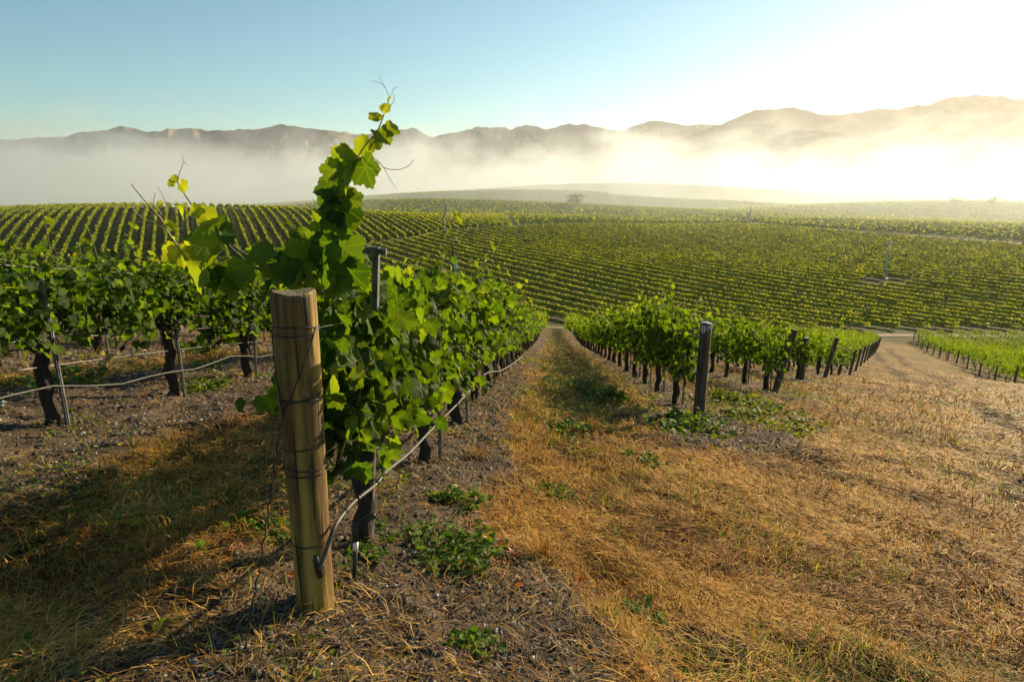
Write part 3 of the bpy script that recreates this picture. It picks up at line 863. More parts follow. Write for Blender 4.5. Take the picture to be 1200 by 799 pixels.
hero_leaves = [  # px, py, length in px, depth, heading of the tip in the picture (deg, 0 = right, 90 = up), youngness, tint
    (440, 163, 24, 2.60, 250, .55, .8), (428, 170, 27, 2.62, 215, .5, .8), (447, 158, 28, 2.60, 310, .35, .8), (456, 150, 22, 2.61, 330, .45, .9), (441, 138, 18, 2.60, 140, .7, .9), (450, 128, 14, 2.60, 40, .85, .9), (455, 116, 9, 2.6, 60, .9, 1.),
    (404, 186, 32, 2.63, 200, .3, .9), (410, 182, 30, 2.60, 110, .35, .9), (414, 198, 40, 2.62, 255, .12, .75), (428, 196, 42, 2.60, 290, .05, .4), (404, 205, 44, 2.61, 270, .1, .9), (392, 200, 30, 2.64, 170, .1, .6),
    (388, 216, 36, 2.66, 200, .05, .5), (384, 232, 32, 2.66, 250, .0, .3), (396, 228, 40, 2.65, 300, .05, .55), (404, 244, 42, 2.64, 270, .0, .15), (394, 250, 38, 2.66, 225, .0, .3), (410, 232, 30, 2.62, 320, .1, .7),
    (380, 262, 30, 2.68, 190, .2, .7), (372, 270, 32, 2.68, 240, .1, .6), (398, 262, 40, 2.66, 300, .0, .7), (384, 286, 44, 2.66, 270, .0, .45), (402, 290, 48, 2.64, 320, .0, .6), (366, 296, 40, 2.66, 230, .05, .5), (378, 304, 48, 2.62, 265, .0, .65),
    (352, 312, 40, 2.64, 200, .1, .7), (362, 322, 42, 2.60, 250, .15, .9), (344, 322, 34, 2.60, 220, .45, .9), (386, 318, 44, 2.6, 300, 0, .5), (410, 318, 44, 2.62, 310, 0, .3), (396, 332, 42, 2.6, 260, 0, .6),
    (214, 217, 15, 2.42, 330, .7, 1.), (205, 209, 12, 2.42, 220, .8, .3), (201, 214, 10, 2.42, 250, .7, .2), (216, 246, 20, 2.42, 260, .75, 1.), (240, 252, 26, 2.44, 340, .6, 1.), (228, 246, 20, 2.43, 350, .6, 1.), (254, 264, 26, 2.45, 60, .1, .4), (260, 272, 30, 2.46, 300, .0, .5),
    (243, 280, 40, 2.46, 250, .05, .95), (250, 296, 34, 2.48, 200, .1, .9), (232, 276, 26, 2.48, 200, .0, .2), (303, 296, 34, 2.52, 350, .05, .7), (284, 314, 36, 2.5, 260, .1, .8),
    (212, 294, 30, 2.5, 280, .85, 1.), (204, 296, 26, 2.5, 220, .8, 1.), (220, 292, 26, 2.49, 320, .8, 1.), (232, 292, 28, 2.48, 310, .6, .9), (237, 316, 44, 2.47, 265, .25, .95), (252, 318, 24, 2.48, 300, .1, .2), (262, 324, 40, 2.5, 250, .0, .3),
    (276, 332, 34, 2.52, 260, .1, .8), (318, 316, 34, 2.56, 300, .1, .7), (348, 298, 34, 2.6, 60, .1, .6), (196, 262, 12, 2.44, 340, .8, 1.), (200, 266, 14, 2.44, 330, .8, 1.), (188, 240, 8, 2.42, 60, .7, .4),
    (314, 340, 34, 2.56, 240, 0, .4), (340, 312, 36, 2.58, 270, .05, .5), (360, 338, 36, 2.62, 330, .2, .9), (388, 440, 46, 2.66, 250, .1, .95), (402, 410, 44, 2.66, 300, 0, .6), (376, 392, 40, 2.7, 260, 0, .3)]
LP, LT, LN, LS, LA = [], [], [], [], []
right = np.array([1., 0, 0]); upv = rayof(600, 100) - rayof(600, 400); upv /= np.linalg.norm(upv); fwd = rayof(600, 399.5)
for (px, py, L, Z, ang, yg, tnt) in hero_leaves:
    p = at(px, py, Z)
    d = right * math.cos(R(ang)) + upv * math.sin(R(ang)) + fwd * random.uniform(-.35, .25)
    nrm = -fwd * random.uniform(.25, 1.0) + right * random.uniform(-.9, .9) + upv * random.uniform(-.3, .8)
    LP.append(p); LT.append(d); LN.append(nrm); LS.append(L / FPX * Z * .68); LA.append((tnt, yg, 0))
# denser foliage along the arching shoots
for j in range(80):
    f = random.random() * .85; px = 262 + f * 190 + random.gauss(0, 8); py = 327 - 16 * math.sin(f * 3.1) + random.gauss(0, 18)
    if px < 330 and py < 292 + (330 - px) * .1: continue
    Z = 2.60 + f * .35 + random.uniform(.0, .30)
    LP.append(at(px, py, Z)); a = random.uniform(180, 360)
    LT.append(right * math.cos(R(a)) + upv * math.sin(R(a)) + fwd * random.uniform(-.5, .5))
    LN.append(-fwd * random.uniform(.1, 1) + right * random.uniform(-.8, .9) + upv * random.uniform(0, 1)); LS.append(random.uniform(.034, .066)); LA.append((random.uniform(.2, 1.0), random.uniform(0, .12), 0))
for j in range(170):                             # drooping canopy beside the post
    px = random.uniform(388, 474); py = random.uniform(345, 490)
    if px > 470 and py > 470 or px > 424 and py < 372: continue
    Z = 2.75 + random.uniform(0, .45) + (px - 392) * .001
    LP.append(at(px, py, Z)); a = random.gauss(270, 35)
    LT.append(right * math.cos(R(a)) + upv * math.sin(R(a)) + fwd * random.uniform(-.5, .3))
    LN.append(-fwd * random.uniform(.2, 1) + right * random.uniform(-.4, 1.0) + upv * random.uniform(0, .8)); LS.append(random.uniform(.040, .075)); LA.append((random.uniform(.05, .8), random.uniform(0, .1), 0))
Rm = Minv[:3, :3]
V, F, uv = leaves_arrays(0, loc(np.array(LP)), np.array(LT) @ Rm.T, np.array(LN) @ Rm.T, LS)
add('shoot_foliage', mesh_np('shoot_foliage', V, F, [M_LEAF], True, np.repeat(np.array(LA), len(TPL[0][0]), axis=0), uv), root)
add('rising_shoot', rise.mesh('rising_shoot', [M_CANE]), root)
add('arching_shoot', low.mesh('arching_shoot', [M_CANE]), root)
add('tendrils', ten.mesh('tendrils', [M_CANE_Y]), root)

# ------------------------------------------------------------------ end posts
def post_mesh(r0, h, m, mend, sink=.25, n=40, chip=.02, seed=1):
    """a peeled round post, slightly tapered, edges chamfered; origin at ground level"""
    rnd = random.Random(seed)
    ph = [rnd.uniform(0, 6.28) for _ in range(4)]
    levels = list(np.linspace(-sink, h - .012, 26)) + [h - .004, h]
    V = []
    for j, z in enumerate(levels):
        f = (z + sink) / (h + sink)
        rr = r0 * ((.86 + .15 * f) if seed == 4 else (1.02 - .04 * f)) * (1 + .015 * math.sin(z * 7 + ph[0]))
        if j == len(levels) - 2: rr -= .002
        if j == len(levels) - 1: rr -= .008
        for k in range(n):
            w = 2 * math.pi * k / n
            q = rr * (1 + .018 * math.sin(2 * w + ph[1]) + .012 * math.sin(3 * w + ph[2] + z) + .006 * math.sin(9 * w + ph[3] + 2 * z))
            V.append((q * math.cos(w), q * math.sin(w), z + (.006 * math.sin(2 * w + ph[0]) if j >= len(levels) - 3 else 0)))
    L = len(levels)
    F = [(j * n + k, j * n + (k + 1) % n, (j + 1) * n + (k + 1) % n, (j + 1) * n + k) for j in range(L - 1) for k in range(n)]
    V.append((0, 0, h)); c0 = len(V) - 1
    F3 = [(c0, (L - 1) * n + k, (L - 1) * n + (k + 1) % n) for k in range(n)]
    me = mesh_np('wooden_post', V, [np.array(F), np.array(F3)], [m, mend], True)
    mi = np.zeros(len(me.polygons), np.int32); mi[len(F):] = 1
    me.polygons.foreach_set('material_index', mi)
    sm = np.ones(len(me.polygons), bool); sm[len(F):] = False
    me.polygons.foreach_set('use_smooth', sm)
    return me

def wraps(r, zs, wr, m, tilt=0.0, seed=0):
    rnd = random.Random(seed); mb = MB()
    for z in zs:
        a = tilt * rnd.uniform(-1, 1); b = rnd.uniform(0, 6.28)
        pts = [((r + wr * .5) * math.cos(w), (r + wr * .5) * math.sin(w), z + a * math.cos(w + b) + rnd.uniform(-.001, .001)) for w in np.linspace(0, 2 * math.pi, 40)]
        mb.tube(pts, wr, 5, False)
    return mb.mesh('wire_tie', [m])

PG = 'wooden end posts of the vine rows'
# thick post in front
pb = onground(371, 722); ptop = at(340, 343, 2.35)
P1H = 1.25
proot = empty('wooden_post', (pb[0], pb[1], pb[2]))
d_ = np.array(ptop) - pb
tilt = (at(340, 345, pb[1] * math.cos(PITCH) - pb[2] * math.sin(PITCH)) - pb)
proot.rotation_euler = (0, 0, .4)
tag(proot, 'thick honey coloured wooden post wrapped with wire ties in the foreground', 'post', PG)
R1 = .075
add('post_shaft', post_mesh(R1, P1H, M_POST, M_END, .3, 56, seed=4), proot)
for zz, nn in (((1.13, 1.115), 1), ((.885, .878), 2), ((.70,), 3), ((.625, .60), 4), ((.33,), 5)):
    add('wire_tie', wraps(R1 * (.86 + .15 * (zz[0] + .3) / (P1H + .3)) * 1.02, zz, .0026, M_DARKWIRE, .012, nn), proot)

def in_post(ang, z, extra=.004):                # a point on the post's surface, world space
    return np.array([pb[0] + (R1 + extra) * math.cos(ang), pb[1] + (R1 + extra) * math.sin(ang), pb[2] + z])
gw = MB()
vj = in_post(R(-118), .84, .012)
gw.tube([in_post(R(-10), 1.13), in_post(R(-35), 1.08), in_post(R(-65), .99), in_post(R(-95), .90), vj], .0022, 5)
gw.tube([in_post(R(-170), 1.13), in_post(R(-155), 1.03), in_post(R(-135), .92), vj], .0022, 5)
ga = onground(285, 780); ga2 = ga + (ga - vj) * .10; ga2[2] = h1(ga2[0], ga2[1]) - .05
gp = [vj + (ga2 - vj) * f + np.array([.004 * math.sin(f * 90), .004 * math.cos(f * 90), -.03 * math.sin(f * 3.14)]) for f in np.linspace(0, 1, 60)]
gw.tube(gp, .0030, 5)
tag(add('guy_wire', gw.mesh('guy_wire', [M_DARKWIRE])), 'twisted guy wire running from the thick post to the ground', 'guy wire')

# posts of the rows behind
ME_P2 = post_mesh(.066, 1.20, M_POST_DARK, M_CAP, .25, 28, seed=8)
b2 = onground(818, 497)
r2 = empty('wooden_post', tuple(b2)); r2.rotation_euler = (R(.5), R(1.5), 1.0)
tag(r2, 'dark upright post with sky sheen coloured onto its pale top and white drips', 'post', PG)
add('post_shaft', ME_P2, r2)
add('wire_tie', wraps(.067, (.86, .60), .003, M_DARKWIRE, .004, 3), r2)
dm = MB(); rnd = random.Random(5)
for k in range(9):
    w = R(-150 + k * 15 + rnd.uniform(-4, 4)) - 1.0; l = rnd.uniform(.012, .045)
    dm.box((.0675 * math.cos(w), .0675 * math.sin(w), 1.175 - l), (.0035, .0035, l))
add('paint_drip', dm.mesh('paint_drip', [M_WHITE], False), r2)

ME_P3 = post_mesh(.062, 1.30, M_POST_DARK, M_END, .25, 24, seed=9)
ends = [(907, 463, 13, 'dark brown end post leaning right beside the pale topped post', 0), (939, 447, 1.5, 'upright grey post with pale top and orange band', 1),
        (966, 444, 12, 'dark end post leaning right, next after the orange banded post', 0), (982, 441, 9, 'short dark leaning end post with pale top, sixth along the headland', 1)]
lean_dir = math.atan2(.6, .8)
plist = []
for (px, py, ln, lab, cap) in ends:
    b = onground(px, py); plist.append(b)
    o = empty('wooden_post', tuple(b)); o.rotation_euler = (R(-.15 * ln), R(ln), 0)
    tag(o, lab, 'post', PG)
    add('post_shaft', ME_P2 if cap else ME_P3, o)
    if 'orange' in lab:
        ob = MB(); ob.tube([(0, 0, .84), (0, 0, .88)], .0685, 16, False)
        add('orange_band', ob.mesh('orange_band', [simple('orange tape', (.5, .13, .03), .5)], True), o)
for k in range(7, 22):
    u, t0 = row_line(k); x, y = on_row(k, t0 - 1.0)
    if y > 80: continue
    o = empty('wooden_post', (x, y, h1(x, y))); o.rotation_euler = (R(-2), R(9), 0)
    tag(o, 'small dark leaning post in the line along the straw track', 'post', PG)
    add('post_shaft', ME_P3, o)
for j, e in enumerate(right_posts):
    o = empty('wooden_post', (e[0], e[1], h1(*e))); o.rotation_euler = (R(2), R(random.uniform(0, 5)), 0)
    tag(o, 'small dark post edging the block across the straw track', 'post', PG)
    add('post_shaft', ME_P3, o)

# steel line post with a cross bracket, beside the first vine
lb = onground(433, 646)
lp = empty('line_post', tuple(lb)); lp.rotation_euler = (R(0), R(3.8), -AZ)
tag(lp, 'steel line post with bolted cross bracket standing above the leaves', 'line post')
mb = MB(); mb.box((0, 0, .62), (.011, .011, .82)); mb.box((.013, 0, .62), (.003, .018, .82))
add('post_shaft', mb.mesh('post_shaft', [M_STEEL], False), lp)
mb = MB(); mb.box((0, -.016, 1.425), (.050, .006, .011)); mb.box((-.038, -.024, 1.425), (.012, .010, .014)); mb.box((.040, -.024, 1.425), (.012, .010, .014)); mb.box((0, -.02, 1.425), (.02, .012, .018))
add('cross_bracket', mb.mesh('cross_bracket', [M_STEEL], False), lp)
# slim marker stake with a pale tag, further down the row
mx, my = on_row(1, PH[1] + VS * 2 + .2, -.02); mz = h1(mx, my)
mp_ = empty('marker_stake', (mx, my, mz)); tag(mp_, 'slim dark stake with a small pale blue tag above the canopy', 'stake')
mb = MB(); mb.box((0, 0, .80), (.007, .007, .88)); add('stake_rod', mb.mesh('stake_rod', [M_DARKWIRE], False), mp_)
mb = MB(); mb.box((.022, -.012, 1.50), (.014, .004, .055)); add('tag_plate', mb.mesh('tag_plate', [M_BLUETAG], False), mp_)
# drip emitter stake
eb = onground(415, 694)
er = empty('drip_stake', tuple(eb)); er.rotation_euler = (R(2), R(4), 0); tag(er, 'black plastic drip riser with a pale collar by the first trunk', 'drip riser')
mb = MB(); mb.tube([(0, 0, -.05), (0, 0, .10), (.003, 0, .2)], [.009, .009, .0085], 8); add('riser_tube', mb.mesh('riser_tube', [M_HOSEBLACK]), er)
mb = MB(); mb.tube([(.003, 0, .2), (.004, 0, .235)], .011, 8); add('collar', mb.mesh('collar', [M_WHITE]), er)
mb = MB(); mb.tube([(.004, 0, .235), (-.01, .03, .29), (.02, .05, .30), (.07, .06, .33)], [.011, .014, .012, .013], 8); add('hose_elbow', mb.mesh('hose_elbow', [M_HOSEBLACK]), er)

# drip hoses and wires
def along_row(k, t0, t1, zf, off=0.0, step=.35):
    ts = np.arange(t0, t1, step); P = []
    for t in ts:
        x, y = on_row(k, t, off(t) if callable(off) else off); P.append((x, y, h1(x, y) + zf(t)))
    return P
ZH = lambda px, py, base: np.array(at(px, py, base))
hp = []
pz = pb[1] * math.cos(PITCH) - pb[2] * math.sin(PITCH)
for (px, py, Z) in ((374, 666, pz - .125), (381, 648, pz - .12), (390, 622, pz - .10), (400, 605, pz - .03), (416, 587, pz + .12), (441, 567, pz + .30), (452, 553, pz + .45), (480, 530, pz + 1.35), (504, 505, pz + 2.0), (522, 487, pz + 2.7), (541, 468, pz + 3.6), (560, 446, pz + 5.1), (573, 436, pz + 6.2), (590, 433, pz + 7.4), (612, 418, pz + 11)):
    hp.append(at(px, py, Z * (.93 if Z > pz + .6 else 1)))
hp = smooth_path(hp, 90)
hr = empty('drip_hose', tuple(hp[0])); tag(hr, 'sun faded drip hose looping from the thick post along the foremost row', 'hose')
mb = MB(); mb.tube([np.array(q) - hp[0] for q in hp], .0078, 8); add('hose_line', mb.mesh('hose_line', [M_HOSE]), hr)
mb = MB(); mb.tube([np.array(at(366, 640, pz - .115)) - hp[0], np.array(at(376, 676, pz - .115)) - hp[0]], .0115, 8); mb.tube([np.array(at(371, 668, pz - .115)) - hp[0], np.array(at(378, 660, pz - .10)) - hp[0]], .013, 8)
add('end_fitting', mb.mesh('end_fitting', [M_HOSEBLACK]), hr)
mb = MB(); 
for q in (.30, .36, .24): mb.tube([hp[int(q * 89)] - hp[0], hp[int(q * 89) + 1] - hp[0]], .0105, 8)
add('hose_joint', mb.mesh('hose_joint', [M_HOSEBLACK]), hr)
HG = 'drip hoses along the vine rows'
for k, lab in ((0, 'pale drip hose strung low along the row left of the thick post'), (-1, 'pale drip hose in the second row back on the left'), (-2, 'pale drip hose in the third row back on the left'), (2, 'drip hose drooping along the row from the pale topped post'), (3, 'drip hose low along the row from the dark leaning post')):
    u, t0 = row_line(k); s0 = t0 - (3.2 if k < 1 else 1.2)
    P = along_row(k, s0, s0 + 26, lambda t: .30 + .03 * math.sin(t * 2.1) + .02 * math.sin(t * 5), .09)
    mb = MB(); mb.tube(P, .0065, 6); tag(add('drip_hose', mb.mesh('drip_hose', [M_HOSE])), lab, 'hose', HG)
WG = 'trellis wires of the vine rows'
for k, nm in ((0, 'row left of the thick post'), (-1, 'second row back on the left'), (-2, 'third row back on the left'), (1, 'foremost row'), (2, 'row from the pale topped post')):
    u, t0 = row_line(k); s0 = t0 - (3.2 if k < 1 else .62 if k == 1 else 1.2)
    for zf, wn_ in ((.46, 'lower'), (.64, 'middle'), (1.12, 'upper')):
        if k >= 1 and wn_ == 'lower': continue
        P = along_row(k, s0, s0 + 24, lambda t: zf, .02, .6)
        mb = MB(); mb.tube(P, .0024 if zf > .5 else .003, 4); tag(add('trellis_wire', mb.mesh('trellis_wire', [M_WIRE])), '%s thin steel wire strung along the %s' % (wn_, nm), 'wire', WG)

# ------------------------------------------------------------------ wind machines
def wind_machine(b, h, lab, yaw):
    o = empty('wind_machine', tuple(b)); tag(o, lab, 'wind machine', 'wind machines standing in the vineyard')
    mb = MB(); mb.tube([(0, 0, -.3), (0, 0, h * .5), (0, 0, h)], [.17, .14, .11], 12); add('tower', mb.mesh('tower', [M_TOWER]), o)
    mb = MB(); mb.box((.8, -.3, .5), (.55, .35, .40)); mb.box((.8, -.3, .93), (.6, .4, .03)); add('engine_box', mb.mesh('engine_box', [M_TOWER], False), o)
    hub = np.array([0, -.45, h + .15]); mb = MB(); mb.tube([hub + (0, .75, 0), hub + (0, -.15, 0)], [.22, .26], 10); add('hub', mb.mesh('hub', [M_TOWER]), o)
    mb = MB(); a = R(78); d = np.array([math.cos(a), 0, math.sin(a)]); e = np.array([-math.sin(a), 0, math.cos(a)])
    for sgn in (-1, 1):
        rot = np.stack([d, e, np.array([0, 1., 0])], 1)
        V = []
        for i in range(6):
            f = i / 5.0; w = .20 - .10 * f; pit = .5 - .4 * f
            ctr = hub + np.array([0, -.2, 0]) + d * sgn * (2.7 * f)
            w1 = e * w * math.cos(pit) + np.array([0, 1., 0]) * w * math.sin(pit)
            n_ = np.cross(d, w1); n_ = n_ / np.linalg.norm(n_) * .03
            V += [ctr - w1, ctr + n_, ctr + w1, ctr - n_]
        Fq = [(i * 4 + k, i * 4 + (k + 1) % 4, (i + 1) * 4 + (k + 1) % 4, (i + 1) * 4 + k) for i in range(5) for k in range(4)] + [(0, 3, 2, 1), (20, 21, 22, 23)]
        mb.put(V, Fq)
    add('propeller_blade', mb.mesh('propeller_blade', [simple('grey blade', (.3, .3, .29), .5)], False), o)
    o.rotation_euler = (0, 0, yaw)
for b, ty, lab, yaw in ((MACH[0], 278, 'tall white wind machine rising from a bare patch in the vines', 1.1), (MACH[1], 248, 'pale wind machine at the corner of the left ridge vineyard', .4), (MACH[2], 249, 'faint wind machine beside the pale track far in the valley', .2)):
    Z = b[1] * math.cos(PITCH) - b[2] * math.sin(PITCH)
    wind_machine(b, (at(0, ty, Z)[2] - b[2]) * .86, lab, yaw)

# ------------------------------------------------------------------ trees far off
def tree(b, h, w, lab, seed):
    rr = np.random.default_rng(seed)
    o = empty('tree', tuple(b)); tag(o, lab, 'tree', 'trees far off in the valley')
    mb = MB(); mb.tube([(0, 0, -.3), (.1, 0, h * .3), (.0, .1, h * .7)], [h * .04, h * .03, h * .012], 7)
    for k in range(6):
        a = k * 1.05; mb.tube([(.05, 0, h * (.25 + .05 * k)), (math.cos(a) * w * .4, math.sin(a) * w * .4, h * (.45 + .06 * k))], [h * .016, h * .005], 5)
    add('trunk', mb.mesh('trunk', [M_TRUNK]), o)
    q = 900; cl = rr.integers(0, 11, q); cc = np.stack([rr.normal(0, w * .33, 11), rr.normal(0, w * .33, 11), h * rr.uniform(.38, .9, 11)], -1)
    P = cc[cl] + rr.normal(0, 1, (q, 3)) * np.array([w * .16, w * .16, h * .09])
    s_ = rr.uniform(.10, .24, q) * h * .22
    T = rr.normal(0, 1, (q, 3)); T /= np.linalg.norm(T, axis=1, keepdims=True); B = np.cross(T, rr.normal(0, 1, (q, 3))); B /= np.linalg.norm(B, axis=1, keepdims=True)
    V = np.stack([P - T * s_[:, None], P + B * s_[:, None] * .6, P + T * s_[:, None], P - B * s_[:, None] * .6], 1).reshape(-1, 3)
    A = np.repeat(np.stack([rr.random(q), rr.random(q) * .3, q * [0.]], -1), 4, axis=0)
    add('crown', mesh_np('crown', V, np.arange(q * 4).reshape(-1, 4), [M_TREE], False, A), o)
for i, (px, py, h, w, lab) in enumerate(((1041, 236, 6, 7, 'lone round tree on the crest of the right knoll'), (676, 243, 7, 9, 'dark bushy tree beside the pale farm track'), (1162, 243, 7, 8, 'faint tree in the bright fog at the right edge'), (1120, 241, 6, 9, 'low faint tree left of the right edge tree, on the knoll crest'))):
    tree(onground(px, py, 2500), h, w, lab, 200 + i)

# ------------------------------------------------------------------ straw, grass, gravel, weeds
def lane_green(x, y):
    u = x * RN[0] + y * RN[1]; t = x * RD[0] + y * RD[1]
    return g2(u, t * 0, .45, 0, .75, 1.0) * sstep(5.5, 8, t) * sstep(.30, .55, fbm(x * 1.2, y * 1.2, 3, 55))

def strands(P, yaw, pitch, L, w, bend, A, name, label, m, cat):
    n = len(P)
    d0 = np.stack([np.cos(yaw) * np.cos(pitch), np.sin(yaw) * np.cos(pitch), np.sin(pitch)], -1)
    sd_ = np.stack([-np.sin(yaw), np.cos(yaw), np.zeros(n)], -1)
    d1 = d0 + np.stack([np.cos(yaw) * .3 + rng.normal(0, .25, n), np.sin(yaw) * .3 + rng.normal(0, .25, n), -bend], -1)
    d1 /= np.linalg.norm(d1, axis=1, keepdims=True)
    p1 = P + d0 * (L * .5)[:, None]; p2 = p1 + d1 * (L * .5)[:, None]
    p2[:, 2] = np.maximum(p2[:, 2], P[:, 2] + .002)
    W = (w * .5)[:, None] * sd_
    V = np.stack([P - W, P + W, p1 - W * .85, p1 + W * .85, p2 - W * .2, p2 + W * .2], 1).reshape(-1, 3)
    b = (np.arange(n) * 6)[:, None]
    F = np.concatenate([b + np.array([[0, 1, 3, 2]]), b + np.array([[2, 3, 5, 4]])])
    return tag(add(name, mesh_np(name, V, F, [m], False, np.repeat(A, 6, axis=0))), label, cat, kind='stuff')

def scatter(n, r0, r1, az0=-41, az1=41):
    r = np.exp(rng.uniform(math.log(r0), math.log(r1), n)); a = np.radians(rng.uniform(az0, az1, n))
    return r * np.sin(a), r * np.cos(a), r

def groundz(x, y):
    z = H(x, y); r = np.hypot(x, y); soil, inrow = zone(x, y)
    near = 1 - sstep(25, 60, r)
    z = z + near * (.10 * (fbm(x * 1.1, y * 1.1, 3, 21) - .5) + .10 * (fbm(x * 4.5, y * 4.5, 3, 22) - .5) * (1 - .45 * soil))
    z = z + (1 - sstep(8, 20, r)) * .028 * (fbm(x * 15, y * 15, 3, 23) - .5) * (.5 + soil)
    return z + soil * near * .05 - ruts(x, y) * .09

x, y, r = scatter(430000, 1.6, 60, -43, 43)
soil, inrow = zone(x, y); pn = fbm(x * .45 + 9, y * .45, 4, 34); clump = fbm(x * 2.2, y * 2.2, 3, 77)
dens = (1 - .95 * soil) * (1 - .85 * sstep(.60, .70, pn) * (1 - inrow)) * (.34 + .9 * sstep(.36, .56, clump)) * (1 - .9 * ruts(x, y))
dens = np.maximum(dens, .9 * g2(x * RN[0] + y * RN[1], x * RD[0] + y * RD[1], -1.75, 2.6, .42, 1.1))
k = rng.random(len(x)) < dens; x, y, r = x[k], y[k], r[k]; n = len(x)
P = np.stack([x, y, groundz(x, y) + rng.uniform(.002, .036, n)], -1)
up = rng.random(n) < np.where(r < 6, .15, .05)
pitch = np.where(up, rng.uniform(.5, 1.4, n), rng.normal(.05, .24, n))
yaw = rng.uniform(0, 6.283, n); sw = fbm(x * .6, y * .6, 2, 79) * 9; yaw = np.where(rng.random(n) < .5, sw + rng.normal(0, .5, n), yaw)
L = rng.uniform(.04, .15, n) * np.clip(r / 5, 1, 2.2) * np.where(up, .8, 1); w = rng.uniform(.0018, .0046, n) * np.clip(r / 2.6, 1, 8)
A = np.stack([np.clip(rng.normal(.5, .30, n) + .9 * (clump[k] - .5), 0, 1), np.where(rng.random(n) < .05 + .4 * sstep(.55, .7, fbm(x * .5, y * .5, 4, 33)) + .38 * lane_green(x, y), rng.uniform(.3, 1, n), 0), np.zeros(n)], -1)
strands(P, yaw, pitch, L, w, rng.uniform(.1, .9, n), A, 'dry_grass', 'mown golden brown straw and dry grass covering the headland', M_STRAW, 'dry grass')

# green grass growing in the lanes
x, y, r = scatter(120000, 1.6, 45)
soil, inrow = zone(x, y); gn = fbm(x * .9 + 4, y * .9, 4, 88)
dens = (1 - .9 * soil) * sstep(.46, .62, gn) * (.25 + .75 * inrow) * np.where(x * RN[0] + y * RN[1] < -.9, .22, 1) + .8 * lane_green(x, y) * (1 - soil)
k = rng.random(len(x)) < dens; x, y, r = x[k], y[k], r[k]; n = len(x)
P = np.stack([x, y, groundz(x, y) - .005], -1)
A = np.stack([rng.random(n), np.where(rng.random(n) < .35, rng.random(n), 0), np.zeros(n)], -1)
strands(P, rng.uniform(0, 6.283, n), rng.uniform(.7, 1.5, n), rng.uniform(.05, .17, n), rng.uniform(.002, .0042, n) * np.clip(r / 2.6, 1, 6), rng.uniform(.2, 1.2, n), A, 'green_grass', 'short green grass growing between the vine rows', M_WEED, 'grass')

# stones and chips on the bare strips
def stones():
    m, nt, p, out = mat('pale gravel stone')
    a = N(nt, 'ShaderNodeVertexColor', layer_name='Tint'); sp = N(nt, 'ShaderNodeSeparateColor'); nt.links.new(a.outputs[0], sp.inputs[0])
    nt.links.new(ramp(nt, sp.outputs[0], [(0, (.06, .043, .03)), (.5, (.16, .125, .09)), (.85, (.27, .235, .19)), (1, (.42, .40, .37))]), p.inputs['Base Color']); p.inputs['Roughness'].default_value = .9
    x, y, r = scatter(60000, 1.5, 22)
    soil, _ = zone(x, y); k = rng.random(len(x)) < np.maximum(soil * .9, .04 + .25 * sstep(.60, .70, fbm(x * .45 + 9, y * .45, 4, 34))); x, y, r = x[k], y[k], r[k]; n = len(x)
    ico = np.array([(0, 0, 1), (.9, 0, .1), (.3, .85, 0), (-.7, .5, .1), (-.7, -.5, -.1), (.3, -.85, .1), (0, 0, -1)], float)
    fc = np.array([(0, 1, 2), (0, 2, 3), (0, 3, 4), (0, 4, 5), (0, 5, 1), (6, 2, 1), (6, 3, 2), (6, 4, 3), (6, 5, 4), (6, 1, 5)])
    s_ = np.minimum(np.exp(rng.normal(-5.15, .5, n)), .014) * np.clip(r / 3.2, 1, 2.0)
    a = rng.uniform(0, 6.28, n); sc = rng.uniform(.6, 1.4, (n, 3)) * np.array([1.3, 1, .6])
    V = ico[None] * sc[:, None] * s_[:, None, None] * rng.uniform(.75, 1.2, (n, 7, 1))
    X = V[..., 0] * np.cos(a)[:, None] - V[..., 1] * np.sin(a)[:, None]; Y = V[..., 0] * np.sin(a)[:, None] + V[..., 1] * np.cos(a)[:, None]
    V = np.stack([X + x[:, None], Y + y[:, None], V[..., 2] + (groundz(x, y) + s_ * .2)[:, None]], -1).reshape(-1, 3)
    F = (fc[None] + (np.arange(n) * 7)[:, None, None]).reshape(-1, 3)
    tn = np.clip(rng.normal(.46, .27, n), 0, 1); A = np.repeat(np.stack([tn, tn, tn], -1), 7, axis=0)
    tag(add('gravel', mesh_np('gravel', V, F, [m], False, A)), 'small stones and bark chips on the bare soil under the vines', 'gravel', kind='stuff')
stones()
x, y, r = scatter(60000, 1.5, 25)
soil, _ = zone(x, y); k = rng.random(len(x)) < soil * .75; x, y, r = x[k], y[k], r[k]; n = len(x)
P = np.stack([x, y, groundz(x, y) + .008], -1)
A = np.stack([rng.uniform(0, .75, n), np.zeros(n), np.zeros(n)], -1)
strands(P, rng.uniform(0, 6.283, n), rng.normal(.1, .25, n), rng.uniform(.02, .08, n) * np.clip(r / 4, 1, 2.5), rng.uniform(.003, .009, n) * np.clip(r / 3, 1, 3), rng.uniform(0, .4, n), A, 'prunings_litter', 'dry prunings and chips littering the soil under the vines', M_CHIP, 'litter')

